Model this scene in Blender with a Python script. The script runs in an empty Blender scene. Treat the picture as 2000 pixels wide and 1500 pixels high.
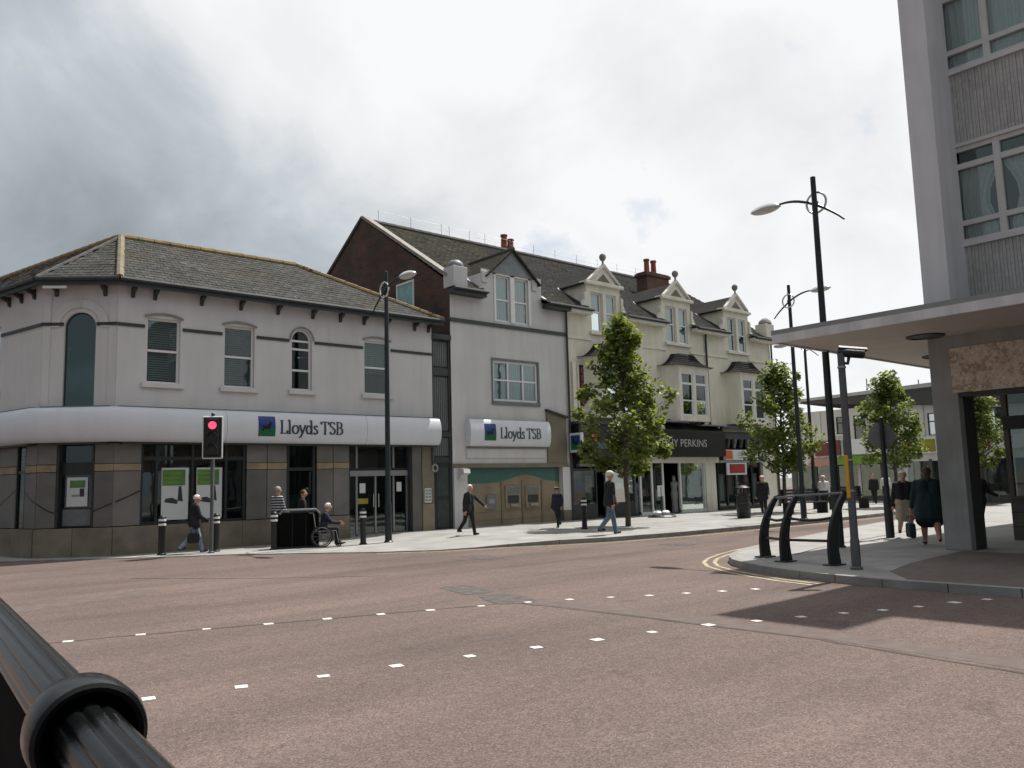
import bpy, math, random
import numpy as np
from mathutils import Vector, Matrix
R = math.radians
SC = bpy.context.scene
COL = SC.collection
random.seed(7)

# ------------------------------------------------------------------ camera, sky, sun, exposure
YAW, PIT, ROLL, EYE, FPX = R(49.0), math.atan(195 / 1625.0), R(1.55), 1.65, 1625.0
f0 = Vector((math.cos(YAW), math.sin(YAW), 0)); r0 = Vector((math.sin(YAW), -math.cos(YAW), 0)); u0 = Vector((0, 0, 1))
fw = f0 * math.cos(PIT) + u0 * math.sin(PIT); u1 = u0 * math.cos(PIT) - f0 * math.sin(PIT)
upv = u1 * math.cos(ROLL) + r0 * math.sin(ROLL); rtv = r0 * math.cos(ROLL) - u1 * math.sin(ROLL)
cd = bpy.data.cameras.new('camera'); cam = bpy.data.objects.new('camera', cd); COL.objects.link(cam)
m = Matrix((rtv, upv, -fw)).transposed().to_4x4(); m.translation = Vector((0, 0, EYE)); cam.matrix_world = m
cd.sensor_width = 36; cd.lens = 36 * FPX / 2000; cd.clip_start = 0.05; cd.clip_end = 3000
SC.camera = cam

SUN_DIR = Vector((0.57, 0.02, 1.0)).normalized()
SUN_EL = math.asin(SUN_DIR.z); SUN_ROT = math.atan2(SUN_DIR.x, SUN_DIR.y)
world = bpy.data.worlds.new('World'); SC.world = world; world.use_nodes = True
def build_sky():
    nt = world.node_tree; N = nt.nodes; L = nt.links; N.clear()
    out = N.new('ShaderNodeOutputWorld')
    sky = N.new('ShaderNodeTexSky'); sky.sky_type = 'NISHITA'; sky.sun_disc = False
    sky.sun_elevation = SUN_EL; sky.sun_rotation = SUN_ROT; sky.air_density = 1.2; sky.dust_density = 2.0
    bg = N.new('ShaderNodeBackground'); bg.inputs['Strength'].default_value = 0.10
    L.new(sky.outputs[0], bg.inputs[0])
    tc = N.new('ShaderNodeTexCoord'); sep = N.new('ShaderNodeSeparateXYZ'); L.new(tc.outputs['Generated'], sep.inputs[0])
    def math_(op, a, b=None):
        n = N.new('ShaderNodeMath'); n.operation = op
        for i, v in enumerate((a, b)):
            if v is None: continue
            if isinstance(v, (int, float)): n.inputs[i].default_value = v
            else: L.new(v, n.inputs[i])
        return n.outputs[0]
    zz = math_('ADD', math_('MAXIMUM', sep.outputs[2], 0.0), 0.75)
    px_ = math_('DIVIDE', sep.outputs[0], zz); py_ = math_('DIVIDE', sep.outputs[1], zz)
    cmb = N.new('ShaderNodeCombineXYZ'); L.new(px_, cmb.inputs[0]); L.new(py_, cmb.inputs[1])
    def noise(scale, detail, rough, off, dist=0.0):
        mp = N.new('ShaderNodeMapping'); mp.inputs['Location'].default_value = off; L.new(cmb.outputs[0], mp.inputs[0])
        n = N.new('ShaderNodeTexNoise'); n.inputs['Scale'].default_value = scale; n.inputs['Detail'].default_value = detail
        n.inputs['Roughness'].default_value = rough; n.inputs['Distortion'].default_value = dist; L.new(mp.outputs[0], n.inputs['Vector'])
        return n.outputs[0]
    big = noise(1.7, 3.0, 0.5, SKY_OFF[0])
    fine = noise(4.6, 8.0, 0.56, SKY_OFF[1], 0.35)
    # closeness to the sun: thin cloud near it glows white, cloud away from it is greyer
    dt = N.new('ShaderNodeVectorMath'); dt.operation = 'DOT_PRODUCT'; L.new(tc.outputs['Generated'], dt.inputs[0]); dt.inputs[1].default_value = SUN_DIR
    glow = math_('MAXIMUM', dt.outputs['Value'], -0.1)
    dens = math_('ADD', math_('MULTIPLY', big, 1.25), math_('MULTIPLY', fine, 0.75))
    dens = math_('SUBTRACT', dens, math_('SUBTRACT', math_('MULTIPLY', glow, 1.15), 0.12))
    ramp = N.new('ShaderNodeValToRGB'); L.new(dens, ramp.inputs[0])
    e = ramp.color_ramp.elements
    e[0].position = 0.33; e[0].color = (0.97, 0.98, 0.99, 1)
    e[1].position = 1.10; e[1].color = (0.28, 0.315, 0.345, 1)
    for p_, c_ in ((0.50, (0.83, 0.845, 0.865)), (0.66, (0.54, 0.595, 0.64)), (0.82, (0.40, 0.445, 0.485))): q_ = e.new(p_); q_.color = (*c_, 1)
    bgc = N.new('ShaderNodeBackground'); bgc.inputs['Strength'].default_value = 0.80; L.new(ramp.outputs[0], bgc.inputs[0])
    cov = N.new('ShaderNodeMapRange'); cov.inputs[1].default_value = 0.26; cov.inputs[2].default_value = 0.37
    L.new(noise(3.6, 6.0, 0.55, SKY_OFF[2], 0.2), cov.inputs[0]); cov.clamp = True
    covm = math_('MAXIMUM', cov.outputs[0], 0.35)
    mix = N.new('ShaderNodeMixShader'); L.new(covm, mix.inputs[0]); L.new(bg.outputs[0], mix.inputs[1]); L.new(bgc.outputs[0], mix.inputs[2])
    L.new(mix.outputs[0], out.inputs[0])
SKY_OFF = [(44.66, -26.68, 11.20), (50.72, 20.96, 19.00), (17.30, 4.70, 1.0)]
build_sky()
sl = bpy.data.lights.new('sun', 'SUN'); sl.energy = 4.9; sl.angle = R(0.6); sl.color = (1.0, 0.95, 0.88)
so = bpy.data.objects.new('sun', sl); COL.objects.link(so); so.rotation_euler = SUN_DIR.to_track_quat('Z', 'Y').to_euler(); so.location = (30, 5, 40)
SC.view_settings.view_transform = 'Standard'; SC.view_settings.look = 'None'; SC.view_settings.exposure = 0.28; SC.view_settings.gamma = 1.0
SC.view_settings.use_curve_mapping = False
SC.render.engine = 'CYCLES'; SC.cycles.max_bounces = 8; SC.cycles.transparent_max_bounces = 12

# ------------------------------------------------------------------ materials
MATS = {}
def nodes_of(name):
    mt = bpy.data.materials.new(name); mt.use_nodes = True; nt = mt.node_tree
    b = nt.nodes['Principled BSDF']; MATS[name] = mt
    return mt, nt, nt.nodes, nt.links, b
def add_noise(N, L, scale, detail=4, vec=None, rough=0.55, stretch=None):
    tc = N.new('ShaderNodeTexCoord'); src = tc.outputs['Object']
    if stretch:
        mp = N.new('ShaderNodeMapping'); mp.inputs['Scale'].default_value = stretch; L.new(src, mp.inputs[0]); src = mp.outputs[0]
    n = N.new('ShaderNodeTexNoise'); n.inputs['Scale'].default_value = scale; n.inputs['Detail'].default_value = detail; n.inputs['Roughness'].default_value = rough
    L.new(src, n.inputs['Vector']); return n.outputs[0]
def ramp_(N, L, fac, stops):
    r = N.new('ShaderNodeValToRGB'); L.new(fac, r.inputs[0]); e = r.color_ramp.elements
    e[0].position, e[0].color = stops[0][0], (*stops[0][1], 1); e[1].position, e[1].color = stops[-1][0], (*stops[-1][1], 1)
    for p, c in stops[1:-1]: q = e.new(p); q.color = (*c, 1)
    return r.outputs[0]
def mixc(N, L, mode, fac, a, b):
    mx = N.new('ShaderNodeMix'); mx.data_type = 'RGBA'; mx.blend_type = mode
    for i, v in ((0, fac), (6, a), (7, b)):
        if isinstance(v, (int, float)): mx.inputs[i].default_value = v
        elif isinstance(v, tuple): mx.inputs[i].default_value = (*v, 1) if len(v) == 3 else v
        else: L.new(v, mx.inputs[i])
    return mx.outputs[2]
def bump(N, L, b, h, strength, dist=0.01):
    bp = N.new('ShaderNodeBump'); bp.inputs['Strength'].default_value = strength; bp.inputs['Distance'].default_value = dist
    L.new(h, bp.inputs['Height']); L.new(bp.outputs[0], b.inputs['Normal'])
def sc(c, k): return tuple(min(1, x * k) for x in c)
def M(name, col, rough=0.75, var=0.12, scale=2.5, bmp=0.15, bscale=60, metal=0.0, streak=0.0, spec=0.4, island=0.0):
    mt, nt, N, L, b = nodes_of(name)
    c = ramp_(N, L, add_noise(N, L, scale), [(0.3, sc(col, 1 - var)), (0.7, sc(col, 1 + var))])
    if streak:
        s = ramp_(N, L, add_noise(N, L, 3.2, 5, stretch=(1, 1, 0.12)), [(0.42, (1, 1, 1)), (0.72, (1 - streak,) * 3)])
        c = mixc(N, L, 'MULTIPLY', 1.0, c, s)
    if island:
        g = N.new('ShaderNodeNewGeometry'); s = ramp_(N, L, g.outputs['Random Per Island'], [(0, (1 - island,) * 3), (1, (1 + island * 0.6,) * 3)])
        c = mixc(N, L, 'MULTIPLY', 1.0, c, s)
    L.new(c, b.inputs['Base Color'])
    b.inputs['Roughness'].default_value = rough; b.inputs['Metallic'].default_value = metal; b.inputs['Specular IOR Level'].default_value = spec
    if bmp: bump(N, L, b, add_noise(N, L, bscale, 3), bmp, 0.004)
    return mt
def brick_mat(name, c1, c2, mortar, w=0.225, h=0.075):
    mt, nt, N, L, b = nodes_of(name)
    tc = N.new('ShaderNodeTexCoord'); sp = N.new('ShaderNodeSeparateXYZ'); L.new(tc.outputs['Object'], sp.inputs[0])
    ad = N.new('ShaderNodeMath'); ad.operation = 'ADD'; L.new(sp.outputs[0], ad.inputs[0]); L.new(sp.outputs[1], ad.inputs[1])
    cm = N.new('ShaderNodeCombineXYZ'); L.new(ad.outputs[0], cm.inputs[0]); L.new(sp.outputs[2], cm.inputs[1])
    br = N.new('ShaderNodeTexBrick'); L.new(cm.outputs[0], br.inputs['Vector'])
    br.inputs['Color1'].default_value = (*c1, 1); br.inputs['Color2'].default_value = (*c2, 1); br.inputs['Mortar'].default_value = (*mortar, 1)
    br.inputs['Scale'].default_value = 1.0; br.inputs['Brick Width'].default_value = w; br.inputs['Row Height'].default_value = h; br.inputs['Mortar Size'].default_value = 0.008
    n = ramp_(N, L, add_noise(N, L, 0.9, 6), [(0.3, (0.55, 0.55, 0.55)), (0.7, (1.15, 1.1, 1.05))])
    L.new(mixc(N, L, 'MULTIPLY', 1.0, br.outputs[0], n), b.inputs['Base Color']); b.inputs['Roughness'].default_value = 0.9
    bump(N, L, b, br.outputs['Fac'], -0.4, 0.01); return mt
def slate_mat(name, col, lich, lichamt, moss=None):
    mt, nt, N, L, b = nodes_of(name)
    g = N.new('ShaderNodeNewGeometry')
    isl = ramp_(N, L, g.outputs['Random Per Island'], [(0, (0.82,) * 3), (0.5, (1, 1, 1)), (1, (1.18,) * 3)])
    c = mixc(N, L, 'MULTIPLY', 1.0, ramp_(N, L, add_noise(N, L, 1.1, 5), [(0.3, sc(col, 0.8)), (0.7, sc(col, 1.2))]), isl)
    f = ramp_(N, L, add_noise(N, L, 5.5, 6, rough=0.7), [(lichamt, (0, 0, 0)), (lichamt + 0.09, (1, 1, 1))])
    c = mixc(N, L, 'MIX', f, c, lich)
    f2 = ramp_(N, L, add_noise(N, L, 24, 2), [(0.63, (0, 0, 0)), (0.70, (0.75,) * 3)])
    c = mixc(N, L, 'MIX', f2, c, sc(lich, 1.7))
    if moss:
        f3 = ramp_(N, L, add_noise(N, L, 0.55, 6, rough=0.65), [(0.50, (0, 0, 0)), (0.68, (0.7,) * 3)])
        c = mixc(N, L, 'MIX', f3, c, moss)
    L.new(c, b.inputs['Base Color']); b.inputs['Roughness'].default_value = 0.95; b.inputs['Specular IOR Level'].default_value = 0.04
    bump(N, L, b, add_noise(N, L, 35, 4), 0.4, 0.006); return mt
def glass_mat(name, tint, refl=0.16, rough=0.03, gcol=(0.72, 0.82, 0.81)):
    mt, nt, N, L, b = nodes_of(name); N.remove(b)
    t = N.new('ShaderNodeBsdfTransparent'); t.inputs[0].default_value = (*tint, 1)
    gl = N.new('ShaderNodeBsdfGlossy'); gl.inputs['Roughness'].default_value = rough; gl.inputs['Color'].default_value = (*gcol, 1)
    fr = N.new('ShaderNodeFresnel'); fr.inputs['IOR'].default_value = 1.5
    ad = N.new('ShaderNodeMath'); ad.operation = 'ADD'; ad.use_clamp = True; L.new(fr.outputs[0], ad.inputs[0]); ad.inputs[1].default_value = refl
    bp = N.new('ShaderNodeBump'); bp.inputs['Strength'].default_value = 0.12; bp.inputs['Distance'].default_value = 0.02
    L.new(add_noise(N, L, 1.4, 2), bp.inputs['Height']); L.new(bp.outputs[0], gl.inputs['Normal'])
    mx = N.new('ShaderNodeMixShader'); L.new(ad.outputs[0], mx.inputs[0]); L.new(t.outputs[0], mx.inputs[1]); L.new(gl.outputs[0], mx.inputs[2])
    L.new(mx.outputs[0], N['Material Output'].inputs[0]); return mt
def leaf_mat(name, c1, c2):
    mt, nt, N, L, b = nodes_of(name); 
    g = N.new('ShaderNodeNewGeometry')
    c = ramp_(N, L, g.outputs['Random Per Island'], [(0, c1), (0.55, tuple((a + d) / 2 for a, d in zip(c1, c2))), (1, c2)])
    L.new(c, b.inputs['Base Color']); b.inputs['Roughness'].default_value = 0.5
    tr = N.new('ShaderNodeBsdfTranslucent'); L.new(mixc(N, L, 'MULTIPLY', 1.0, c, (1.5, 1.6, 0.6)), tr.inputs[0])
    mx = N.new('ShaderNodeMixShader'); mx.inputs[0].default_value = 0.5; L.new(b.outputs[0], mx.inputs[1]); L.new(tr.outputs[0], mx.inputs[2])
    L.new(mx.outputs[0], N['Material Output'].inputs[0]); return mt
def road_mat():
    mt, nt, N, L, b = nodes_of('road')
    base = ramp_(N, L, add_noise(N, L, 0.22, 6, rough=0.6), [(0.32, (0.124, 0.099, 0.091)), (0.5, (0.148, 0.117, 0.107)), (0.68, (0.163, 0.131, 0.120))])
    # chippings of different stone
    tc = N.new('ShaderNodeTexCoord')
    v = N.new('ShaderNodeTexVoronoi'); v.inputs['Scale'].default_value = 90; L.new(tc.outputs['Object'], v.inputs['Vector'])
    sv = N.new('ShaderNodeSeparateColor'); L.new(v.outputs['Color'], sv.inputs[0])
    chip = ramp_(N, L, sv.outputs[0], [(0.0, (0.62, 0.59, 0.58)), (0.45, (0.94, 0.93, 0.92)), (0.85, (1.16, 1.13, 1.11)), (1.0, (1.55, 1.52, 1.5))])
    c = mixc(N, L, 'MULTIPLY', 1.0, base, chip)
    mid = ramp_(N, L, add_noise(N, L, 9, 5, rough=0.7), [(0.3, (0.87, 0.86, 0.855)), (0.7, (1.12, 1.10, 1.09))])
    c = mixc(N, L, 'MULTIPLY', 1.0, c, mid)
    # tyre wear streaks along the carriageway and oily stains
    st = ramp_(N, L, add_noise(N, L, 0.5, 4, stretch=(0.18, 1.6, 1)), [(0.42, (1.03, 1.02, 1.02)), (0.66, (0.80, 0.81, 0.82))])
    c = mixc(N, L, 'MULTIPLY', 1.0, c, st)
    oil = ramp_(N, L, add_noise(N, L, 1.3, 3), [(0.66, (1, 1, 1)), (0.76, (0.72, 0.73, 0.74))])
    c = mixc(N, L, 'MULTIPLY', 1.0, c, oil)
    sp = N.new('ShaderNodeSeparateXYZ'); L.new(tc.outputs['Object'], sp.inputs[0])
    def mth(op, p, q=None):
        n = N.new('ShaderNodeMath'); n.operation = op
        for i, v_ in enumerate((p, q)):
            if v_ is None: continue
            if isinstance(v_, (int, float)): n.inputs[i].default_value = v_
            else: L.new(v_, n.inputs[i])
        return n.outputs[0]
    wob = mth('MULTIPLY', mth('SUBTRACT', add_noise(N, L, 0.25, 2), 0.5), 2.4)   # worn wheel tracks of the through lane
    for y_, wd, k_ in ((12.3, 0.45, 0.16), (14.0, 0.45, 0.15), (4.2, 0.6, 0.10), (6.0, 0.6, 0.09), (1.6, 0.6, 0.10)):
        d_ = mth('DIVIDE', mth('SUBTRACT', mth('ADD', sp.outputs[1], mth('ADD', wob, mth('MULTIPLY', sp.outputs[0], -0.06))), y_), wd)
        g_ = mth('POWER', 2.718, mth('MULTIPLY', mth('MULTIPLY', d_, d_), -1.0))
        c = mixc(N, L, 'MULTIPLY', mth('MULTIPLY', g_, k_ * 2.2), c, (0.55, 0.57, 0.58))
    L.new(c, b.inputs['Base Color']); b.inputs['Roughness'].default_value = 0.9; b.inputs['Specular IOR Level'].default_value = 0.15
    bump(N, L, b, v.outputs['Distance'], -0.5, 0.008); return mt
road_mat()
def paving_mat(name, col, w, h, joint):
    mt, nt, N, L, b = nodes_of(name)
    tc = N.new('ShaderNodeTexCoord'); br = N.new('ShaderNodeTexBrick'); L.new(tc.outputs['Object'], br.inputs['Vector'])
    br.inputs['Color1'].default_value = (*sc(col, 0.9), 1); br.inputs['Color2'].default_value = (*sc(col, 1.1), 1); br.inputs['Mortar'].default_value = (*joint, 1)
    br.inputs['Scale'].default_value = 1.0; br.inputs['Brick Width'].default_value = w; br.inputs['Row Height'].default_value = h; br.inputs['Mortar Size'].default_value = 0.006
    n = ramp_(N, L, add_noise(N, L, 0.8, 6), [(0.3, (0.8,) * 3), (0.7, (1.12,) * 3)])
    n2 = ramp_(N, L, add_noise(N, L, 6, 4), [(0.62, (1, 1, 1)), (0.72, (0.78,) * 3)])
    c = mixc(N, L, 'MULTIPLY', 1.0, mixc(N, L, 'MULTIPLY', 1.0, br.outputs[0], n), n2)
    L.new(c, b.inputs['Base Color']); b.inputs['Roughness'].default_value = 0.85
    bump(N, L, b, br.outputs['Fac'], -0.3, 0.005); return mt
paving_mat('paving', (0.285, 0.283, 0.27), 0.6, 0.45, (0.2, 0.19, 0.18))
paving_mat('brick_paving', (0.135, 0.105, 0.093), 0.2, 0.1, (0.1, 0.09, 0.08))
M('kerbstone', (0.25, 0.245, 0.23), 0.85, 0.18, 3)
M('ground', (0.12, 0.115, 0.105), 0.9, 0.2, 0.3)
M('tar', (0.112, 0.102, 0.098), 0.95, 0.25, 7, 0.5, 90, spec=0.05)
M('road_patch', (0.130, 0.104, 0.096), 0.9, 0.14, 5, 0.5, 90, spec=0.15, island=0)
M('tar_seam', (0.098, 0.082, 0.075), 0.95, 0.2, 3, 0.4, 120, spec=0.05)
M('white_paint_road', (0.60, 0.58, 0.54), 0.6, 0.3, 14, 0.2)
M('yellow_paint_road', (0.34, 0.295, 0.185), 0.7, 0.35, 6, 0.2)
M('render_white', (0.575, 0.57, 0.57), 0.85, 0.06, 0.55, 0.3, 45, streak=0.085)
M('render_grey', (0.575, 0.57, 0.565), 0.85, 0.07, 0.55, 0.3, 45, streak=0.11)
M('cream', (0.69, 0.665, 0.55), 0.8, 0.06, 1.0, 0.2, 40, streak=0.14)
M('cream_trim', (0.72, 0.695, 0.60), 0.7, 0.06, 2.0, 0.15, 40, streak=0.15)
M('white_gloss', (0.72, 0.72, 0.71), 0.4, 0.04, 4, 0.05, 30)
M('sign_white', (0.64, 0.655, 0.70), 0.35, 0.03, 1.0, 0.0, streak=0.05)
M('dark_trim', (0.035, 0.042, 0.042), 0.5, 0.2, 5, 0.1)
M('green_grey_trim', (0.045, 0.058, 0.056), 0.55, 0.15, 4, 0.1)
M('cladding', (0.13, 0.15, 0.148), 0.45, 0.1, 2, 0.05, metal=0.2)
M('stone_dark', (0.125, 0.118, 0.110), 0.5, 0.18, 1.5, 0.15, 50)
M('stone_dark2', (0.148, 0.140, 0.130), 0.5, 0.18, 1.5, 0.15, 50)
M('stone_band', (0.27, 0.205, 0.125), 0.6, 0.2, 3, 0.2, 50)
M('stone_plinth', (0.165, 0.140, 0.105), 0.7, 0.28, 1.6, 0.3, 40)
M('tan_stone', (0.235, 0.19, 0.125), 0.6, 0.18, 1.6, 0.2, 40)
M('olive_tan', (0.175, 0.15, 0.105), 0.65, 0.15, 2, 0.15, 40)
M('teal_panel', (0.045, 0.125, 0.105), 0.4, 0.1, 1.5, 0.05)
M('frame_dark', (0.022, 0.026, 0.027), 0.4, 0.1, 3, 0.0)
M('metal_grey', (0.30, 0.31, 0.315), 0.4, 0.08, 3, 0.05, metal=0.6)
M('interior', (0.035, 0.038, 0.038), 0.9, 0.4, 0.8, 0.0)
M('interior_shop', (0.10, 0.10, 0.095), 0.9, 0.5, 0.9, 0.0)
M('blind', (0.30, 0.345, 0.335), 0.8, 0.1, 2, 0.0)
M('curtain', (0.70, 0.76, 0.75), 0.9, 0.06, 2, 0.0)
M('poster_white', (0.55, 0.57, 0.57), 0.5, 0.05, 2, 0.0)
M('poster_green', (0.085, 0.20, 0.055), 0.5, 0.2, 3, 0.0)
M('poster_dark', (0.03, 0.035, 0.04), 0.5, 0.2, 3, 0.0)
M('poster_aqua', (0.25, 0.42, 0.42), 0.5, 0.25, 2, 0.0)
M('logo_blue', (0.02, 0.045, 0.20), 0.4, 0.1, 3, 0.0)
M('logo_green', (0.01, 0.12, 0.045), 0.4, 0.1, 3, 0.0)
M('logo_black', (0.008, 0.008, 0.012), 0.4, 0.1, 3, 0.0)
M('letter_navy', (0.045, 0.055, 0.075), 0.4, 0.1, 3, 0.0)
M('letter_silver', (0.50, 0.51, 0.52), 0.4, 0.05, 3, 0.0)
M('black_gloss', (0.006, 0.0068, 0.007), 0.20, 0.3, 9, 0.10, 60, spec=0.22)
M('black_matt', (0.006, 0.006, 0.006), 0.95, 0.2, 4, 0.03, spec=0.05)
M('black_satin', (0.014, 0.015, 0.015), 0.45, 0.25, 5, 0.08)
M('black_lamp', (0.018, 0.024, 0.026), 0.4, 0.2, 5, 0.05)
M('chrome', (0.62, 0.63, 0.63), 0.22, 0.05, 3, 0.0, metal=0.9)
M('lens', (0.55, 0.55, 0.52), 0.15, 0.05, 3, 0.0)
M('pole_grey', (0.15, 0.16, 0.168), 0.55, 0.12, 5, 0.1)
M('signal_pole', (0.085, 0.09, 0.095), 0.5, 0.15, 5, 0.1)
M('yellow_plastic', (0.62, 0.34, 0.02), 0.5, 0.12, 5, 0.0)
M('sign_back', (0.26, 0.265, 0.26), 0.55, 0.1, 3, 0.0, metal=0.3)
M('red_sign', (0.30, 0.035, 0.03), 0.5, 0.15, 3, 0.0)
M('red_mark', (0.46, 0.10, 0.11), 0.5, 0.2, 6, 0.0)
M('orange_sign', (0.60, 0.12, 0.04), 0.5, 0.1, 3, 0.0)
M('sign_black_red', (0.035, 0.012, 0.012), 0.5, 0.2, 3, 0.0)
M('maroon_sign', (0.13, 0.028, 0.03), 0.5, 0.25, 3, 0.0)
M('lime', (0.14, 0.25, 0.03), 0.6, 0.12, 3, 0.0)
M('yellow_green', (0.26, 0.25, 0.03), 0.6, 0.25, 1.2, 0.0)
M('salmon', (0.40, 0.22, 0.19), 0.7, 0.12, 3, 0.0)
M('pot_red', (0.25, 0.075, 0.05), 0.8, 0.2, 5, 0.2)
M('lead', (0.20, 0.215, 0.22), 0.5, 0.2, 3, 0.15, 20)
M('lead_glint', (0.34, 0.345, 0.35), 0.35, 0.25, 6, 0.3, 20, metal=0.5)  # pale tone stands in for sun glints on the dormer lead
M('concrete_white', (0.60, 0.60, 0.62), 0.75, 0.05, 1.2, 0.15, 40, streak=0.12)
M('soffit', (0.52, 0.47, 0.415), 0.8, 0.08, 1.0, 0.15, 40)
M('canopy_edge', (0.62, 0.615, 0.61), 0.6, 0.08, 2, 0.1, streak=0.22)
M('column_grey', (0.33, 0.335, 0.325), 0.8, 0.12, 1.6, 0.2, 40, streak=0.2)
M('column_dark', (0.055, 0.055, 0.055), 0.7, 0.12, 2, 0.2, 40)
M('tile_back', (0.17, 0.17, 0.168), 0.9, 0.1, 4, 0.0)
M('mosaic', (0.41, 0.41, 0.40), 0.45, 0.10, 1.2, 0.05, 40, island=0.10)
M('window_pvc', (0.55, 0.55, 0.54), 0.45, 0.06, 3, 0.0)
M('wood_stall', (0.095, 0.085, 0.07), 0.6, 0.2, 2, 0.1)
M('bark', (0.085, 0.068, 0.05), 0.9, 0.3, 9, 0.6, 40)
M('skin', (0.48, 0.27, 0.19), 0.55, 0.1, 6, 0.0)
M('hair_white', (0.66, 0.62, 0.56), 0.7, 0.12, 25, 0.2)
M('hair_brown', (0.06, 0.036, 0.022), 0.6, 0.3, 25, 0.2)
M('hair_grey', (0.30, 0.28, 0.26), 0.7, 0.2, 25, 0.2)
M('cap_pale', (0.62, 0.58, 0.50), 0.8, 0.1, 9, 0.1)
M('cloth_black', (0.014, 0.014, 0.016), 0.85, 0.3, 6, 0.3, 25)
M('cloth_navy', (0.018, 0.022, 0.040), 0.85, 0.3, 6, 0.3, 25)
M('cloth_darkgreen', (0.012, 0.030, 0.034), 0.75, 0.3, 6, 0.3, 25)
M('jeans', (0.10, 0.145, 0.20), 0.85, 0.25, 7, 0.3, 25)
M('jeans_pale', (0.20, 0.24, 0.32), 0.85, 0.25, 7, 0.3, 25)
M('cloth_khaki', (0.36, 0.30, 0.22), 0.85, 0.15, 6, 0.3, 25)
M('cloth_white', (0.65, 0.64, 0.62), 0.8, 0.1, 6, 0.3, 25)
M('shoe', (0.018, 0.016, 0.015), 0.5, 0.2, 6, 0.1)
M('trainer', (0.55, 0.55, 0.53), 0.6, 0.15, 8, 0.1)
M('eye_dark', (0.02, 0.015, 0.012), 0.3, 0.1, 3, 0.0)
M('lip', (0.36, 0.13, 0.11), 0.5, 0.1, 3, 0.0)
M('far_white', (0.56, 0.56, 0.57), 0.8, 0.06, 0.7, 0.1, streak=0.12)
M('far_dark', (0.07, 0.073, 0.078), 0.7, 0.12, 1, 0.1)
M('far_roof_edge', (0.36, 0.37, 0.39), 0.7, 0.08, 1, 0.1)
M('peeling', (0.30, 0.22, 0.17), 0.8, 0.1, 2, 0.1)
def stripes_mat(name, a, b_, n=26):
    mt, nt, N, L, b = nodes_of(name)
    tc = N.new('ShaderNodeTexCoord'); sp = N.new('ShaderNodeSeparateXYZ'); L.new(tc.outputs['Object'], sp.inputs[0])
    mu = N.new('ShaderNodeMath'); mu.operation = 'MULTIPLY'; L.new(sp.outputs[2], mu.inputs[0]); mu.inputs[1].default_value = n
    fr = N.new('ShaderNodeMath'); fr.operation = 'FRACT'; L.new(mu.outputs[0], fr.inputs[0])
    L.new(ramp_(N, L, fr.outputs[0], [(0.58, a), (0.64, b_)]), b.inputs['Base Color']); b.inputs['Roughness'].default_value = 0.85
stripes_mat('cloth_striped', (0.016, 0.017, 0.026), (0.50, 0.50, 0.52), 13)
def peel():
    mt, nt, N, L, b = nodes_of('peeling_board')
    f = ramp_(N, L, add_noise(N, L, 4.5, 7, rough=0.7), [(0.36, (0.72, 0.65, 0.56)), (0.50, (0.64, 0.53, 0.42)), (0.57, (0.40, 0.27, 0.18)), (0.66, (0.70, 0.62, 0.53))])
    L.new(mixc(N, L, 'MULTIPLY', 1.0, f, ramp_(N, L, add_noise(N, L, 22, 4), [(0.3, (0.75,) * 3), (0.7, (1.1,) * 3)])), b.inputs['Base Color'])
    b.inputs['Roughness'].default_value = 0.85; bump(N, L, b, add_noise(N, L, 12, 6), 0.4, 0.01)
peel()
def emit(name, col, st):
    mt, nt, N, L, b = nodes_of(name); b.inputs['Base Color'].default_value = (*col, 1); b.inputs['Emission Color'].default_value = (*col, 1); b.inputs['Emission Strength'].default_value = st
emit('signal_red', (1.0, 0.06, 0.12), 1.6)
brick_mat('brick_gable', (0.115, 0.052, 0.036), (0.060, 0.044, 0.038), (0.085, 0.076, 0.07), 0.45, 0.15)
brick_mat('brick_chimney', (0.17, 0.07, 0.05), (0.12, 0.06, 0.045), (0.13, 0.11, 0.10))
slate_mat('slate_bank', (0.068, 0.069, 0.067), (0.140, 0.138, 0.125), 0.57, (0.075, 0.064, 0.040))
slate_mat('slate_old', (0.036, 0.035, 0.030), (0.12, 0.112, 0.088), 0.57, (0.05, 0.05, 0.025))
slate_mat('slate_dark', (0.034, 0.034, 0.033), (0.065, 0.062, 0.054), 0.62)
M('ridge_tile', (0.22, 0.155, 0.075), 0.85, 0.3, 5, 0.4, 40)
M('hip_tile', (0.19, 0.16, 0.105), 0.85, 0.25, 5, 0.4, 40)
M('ridge_dark', (0.09, 0.085, 0.078), 0.85, 0.25, 4, 0.3, 40)
M('verge', (0.24, 0.225, 0.20), 0.8, 0.2, 4, 0.3, 40)
glass_mat('glass', (0.62, 0.70, 0.69), 0.20)
glass_mat('glass_dark', (0.40, 0.46, 0.46), 0.08)
glass_mat('glass_shop', (0.66, 0.70, 0.69), 0.10)
glass_mat('glass_arch', (0.20, 0.30, 0.29), 0.26, 0.05, (0.34, 0.44, 0.43))
glass_mat('glass_tower', (0.86, 0.92, 0.91), 0.16)
leaf_mat('leaf_a', (0.075, 0.100, 0.034), (0.225, 0.255, 0.092))
leaf_mat('leaf_b', (0.068, 0.094, 0.032), (0.205, 0.240, 0.086))

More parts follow.
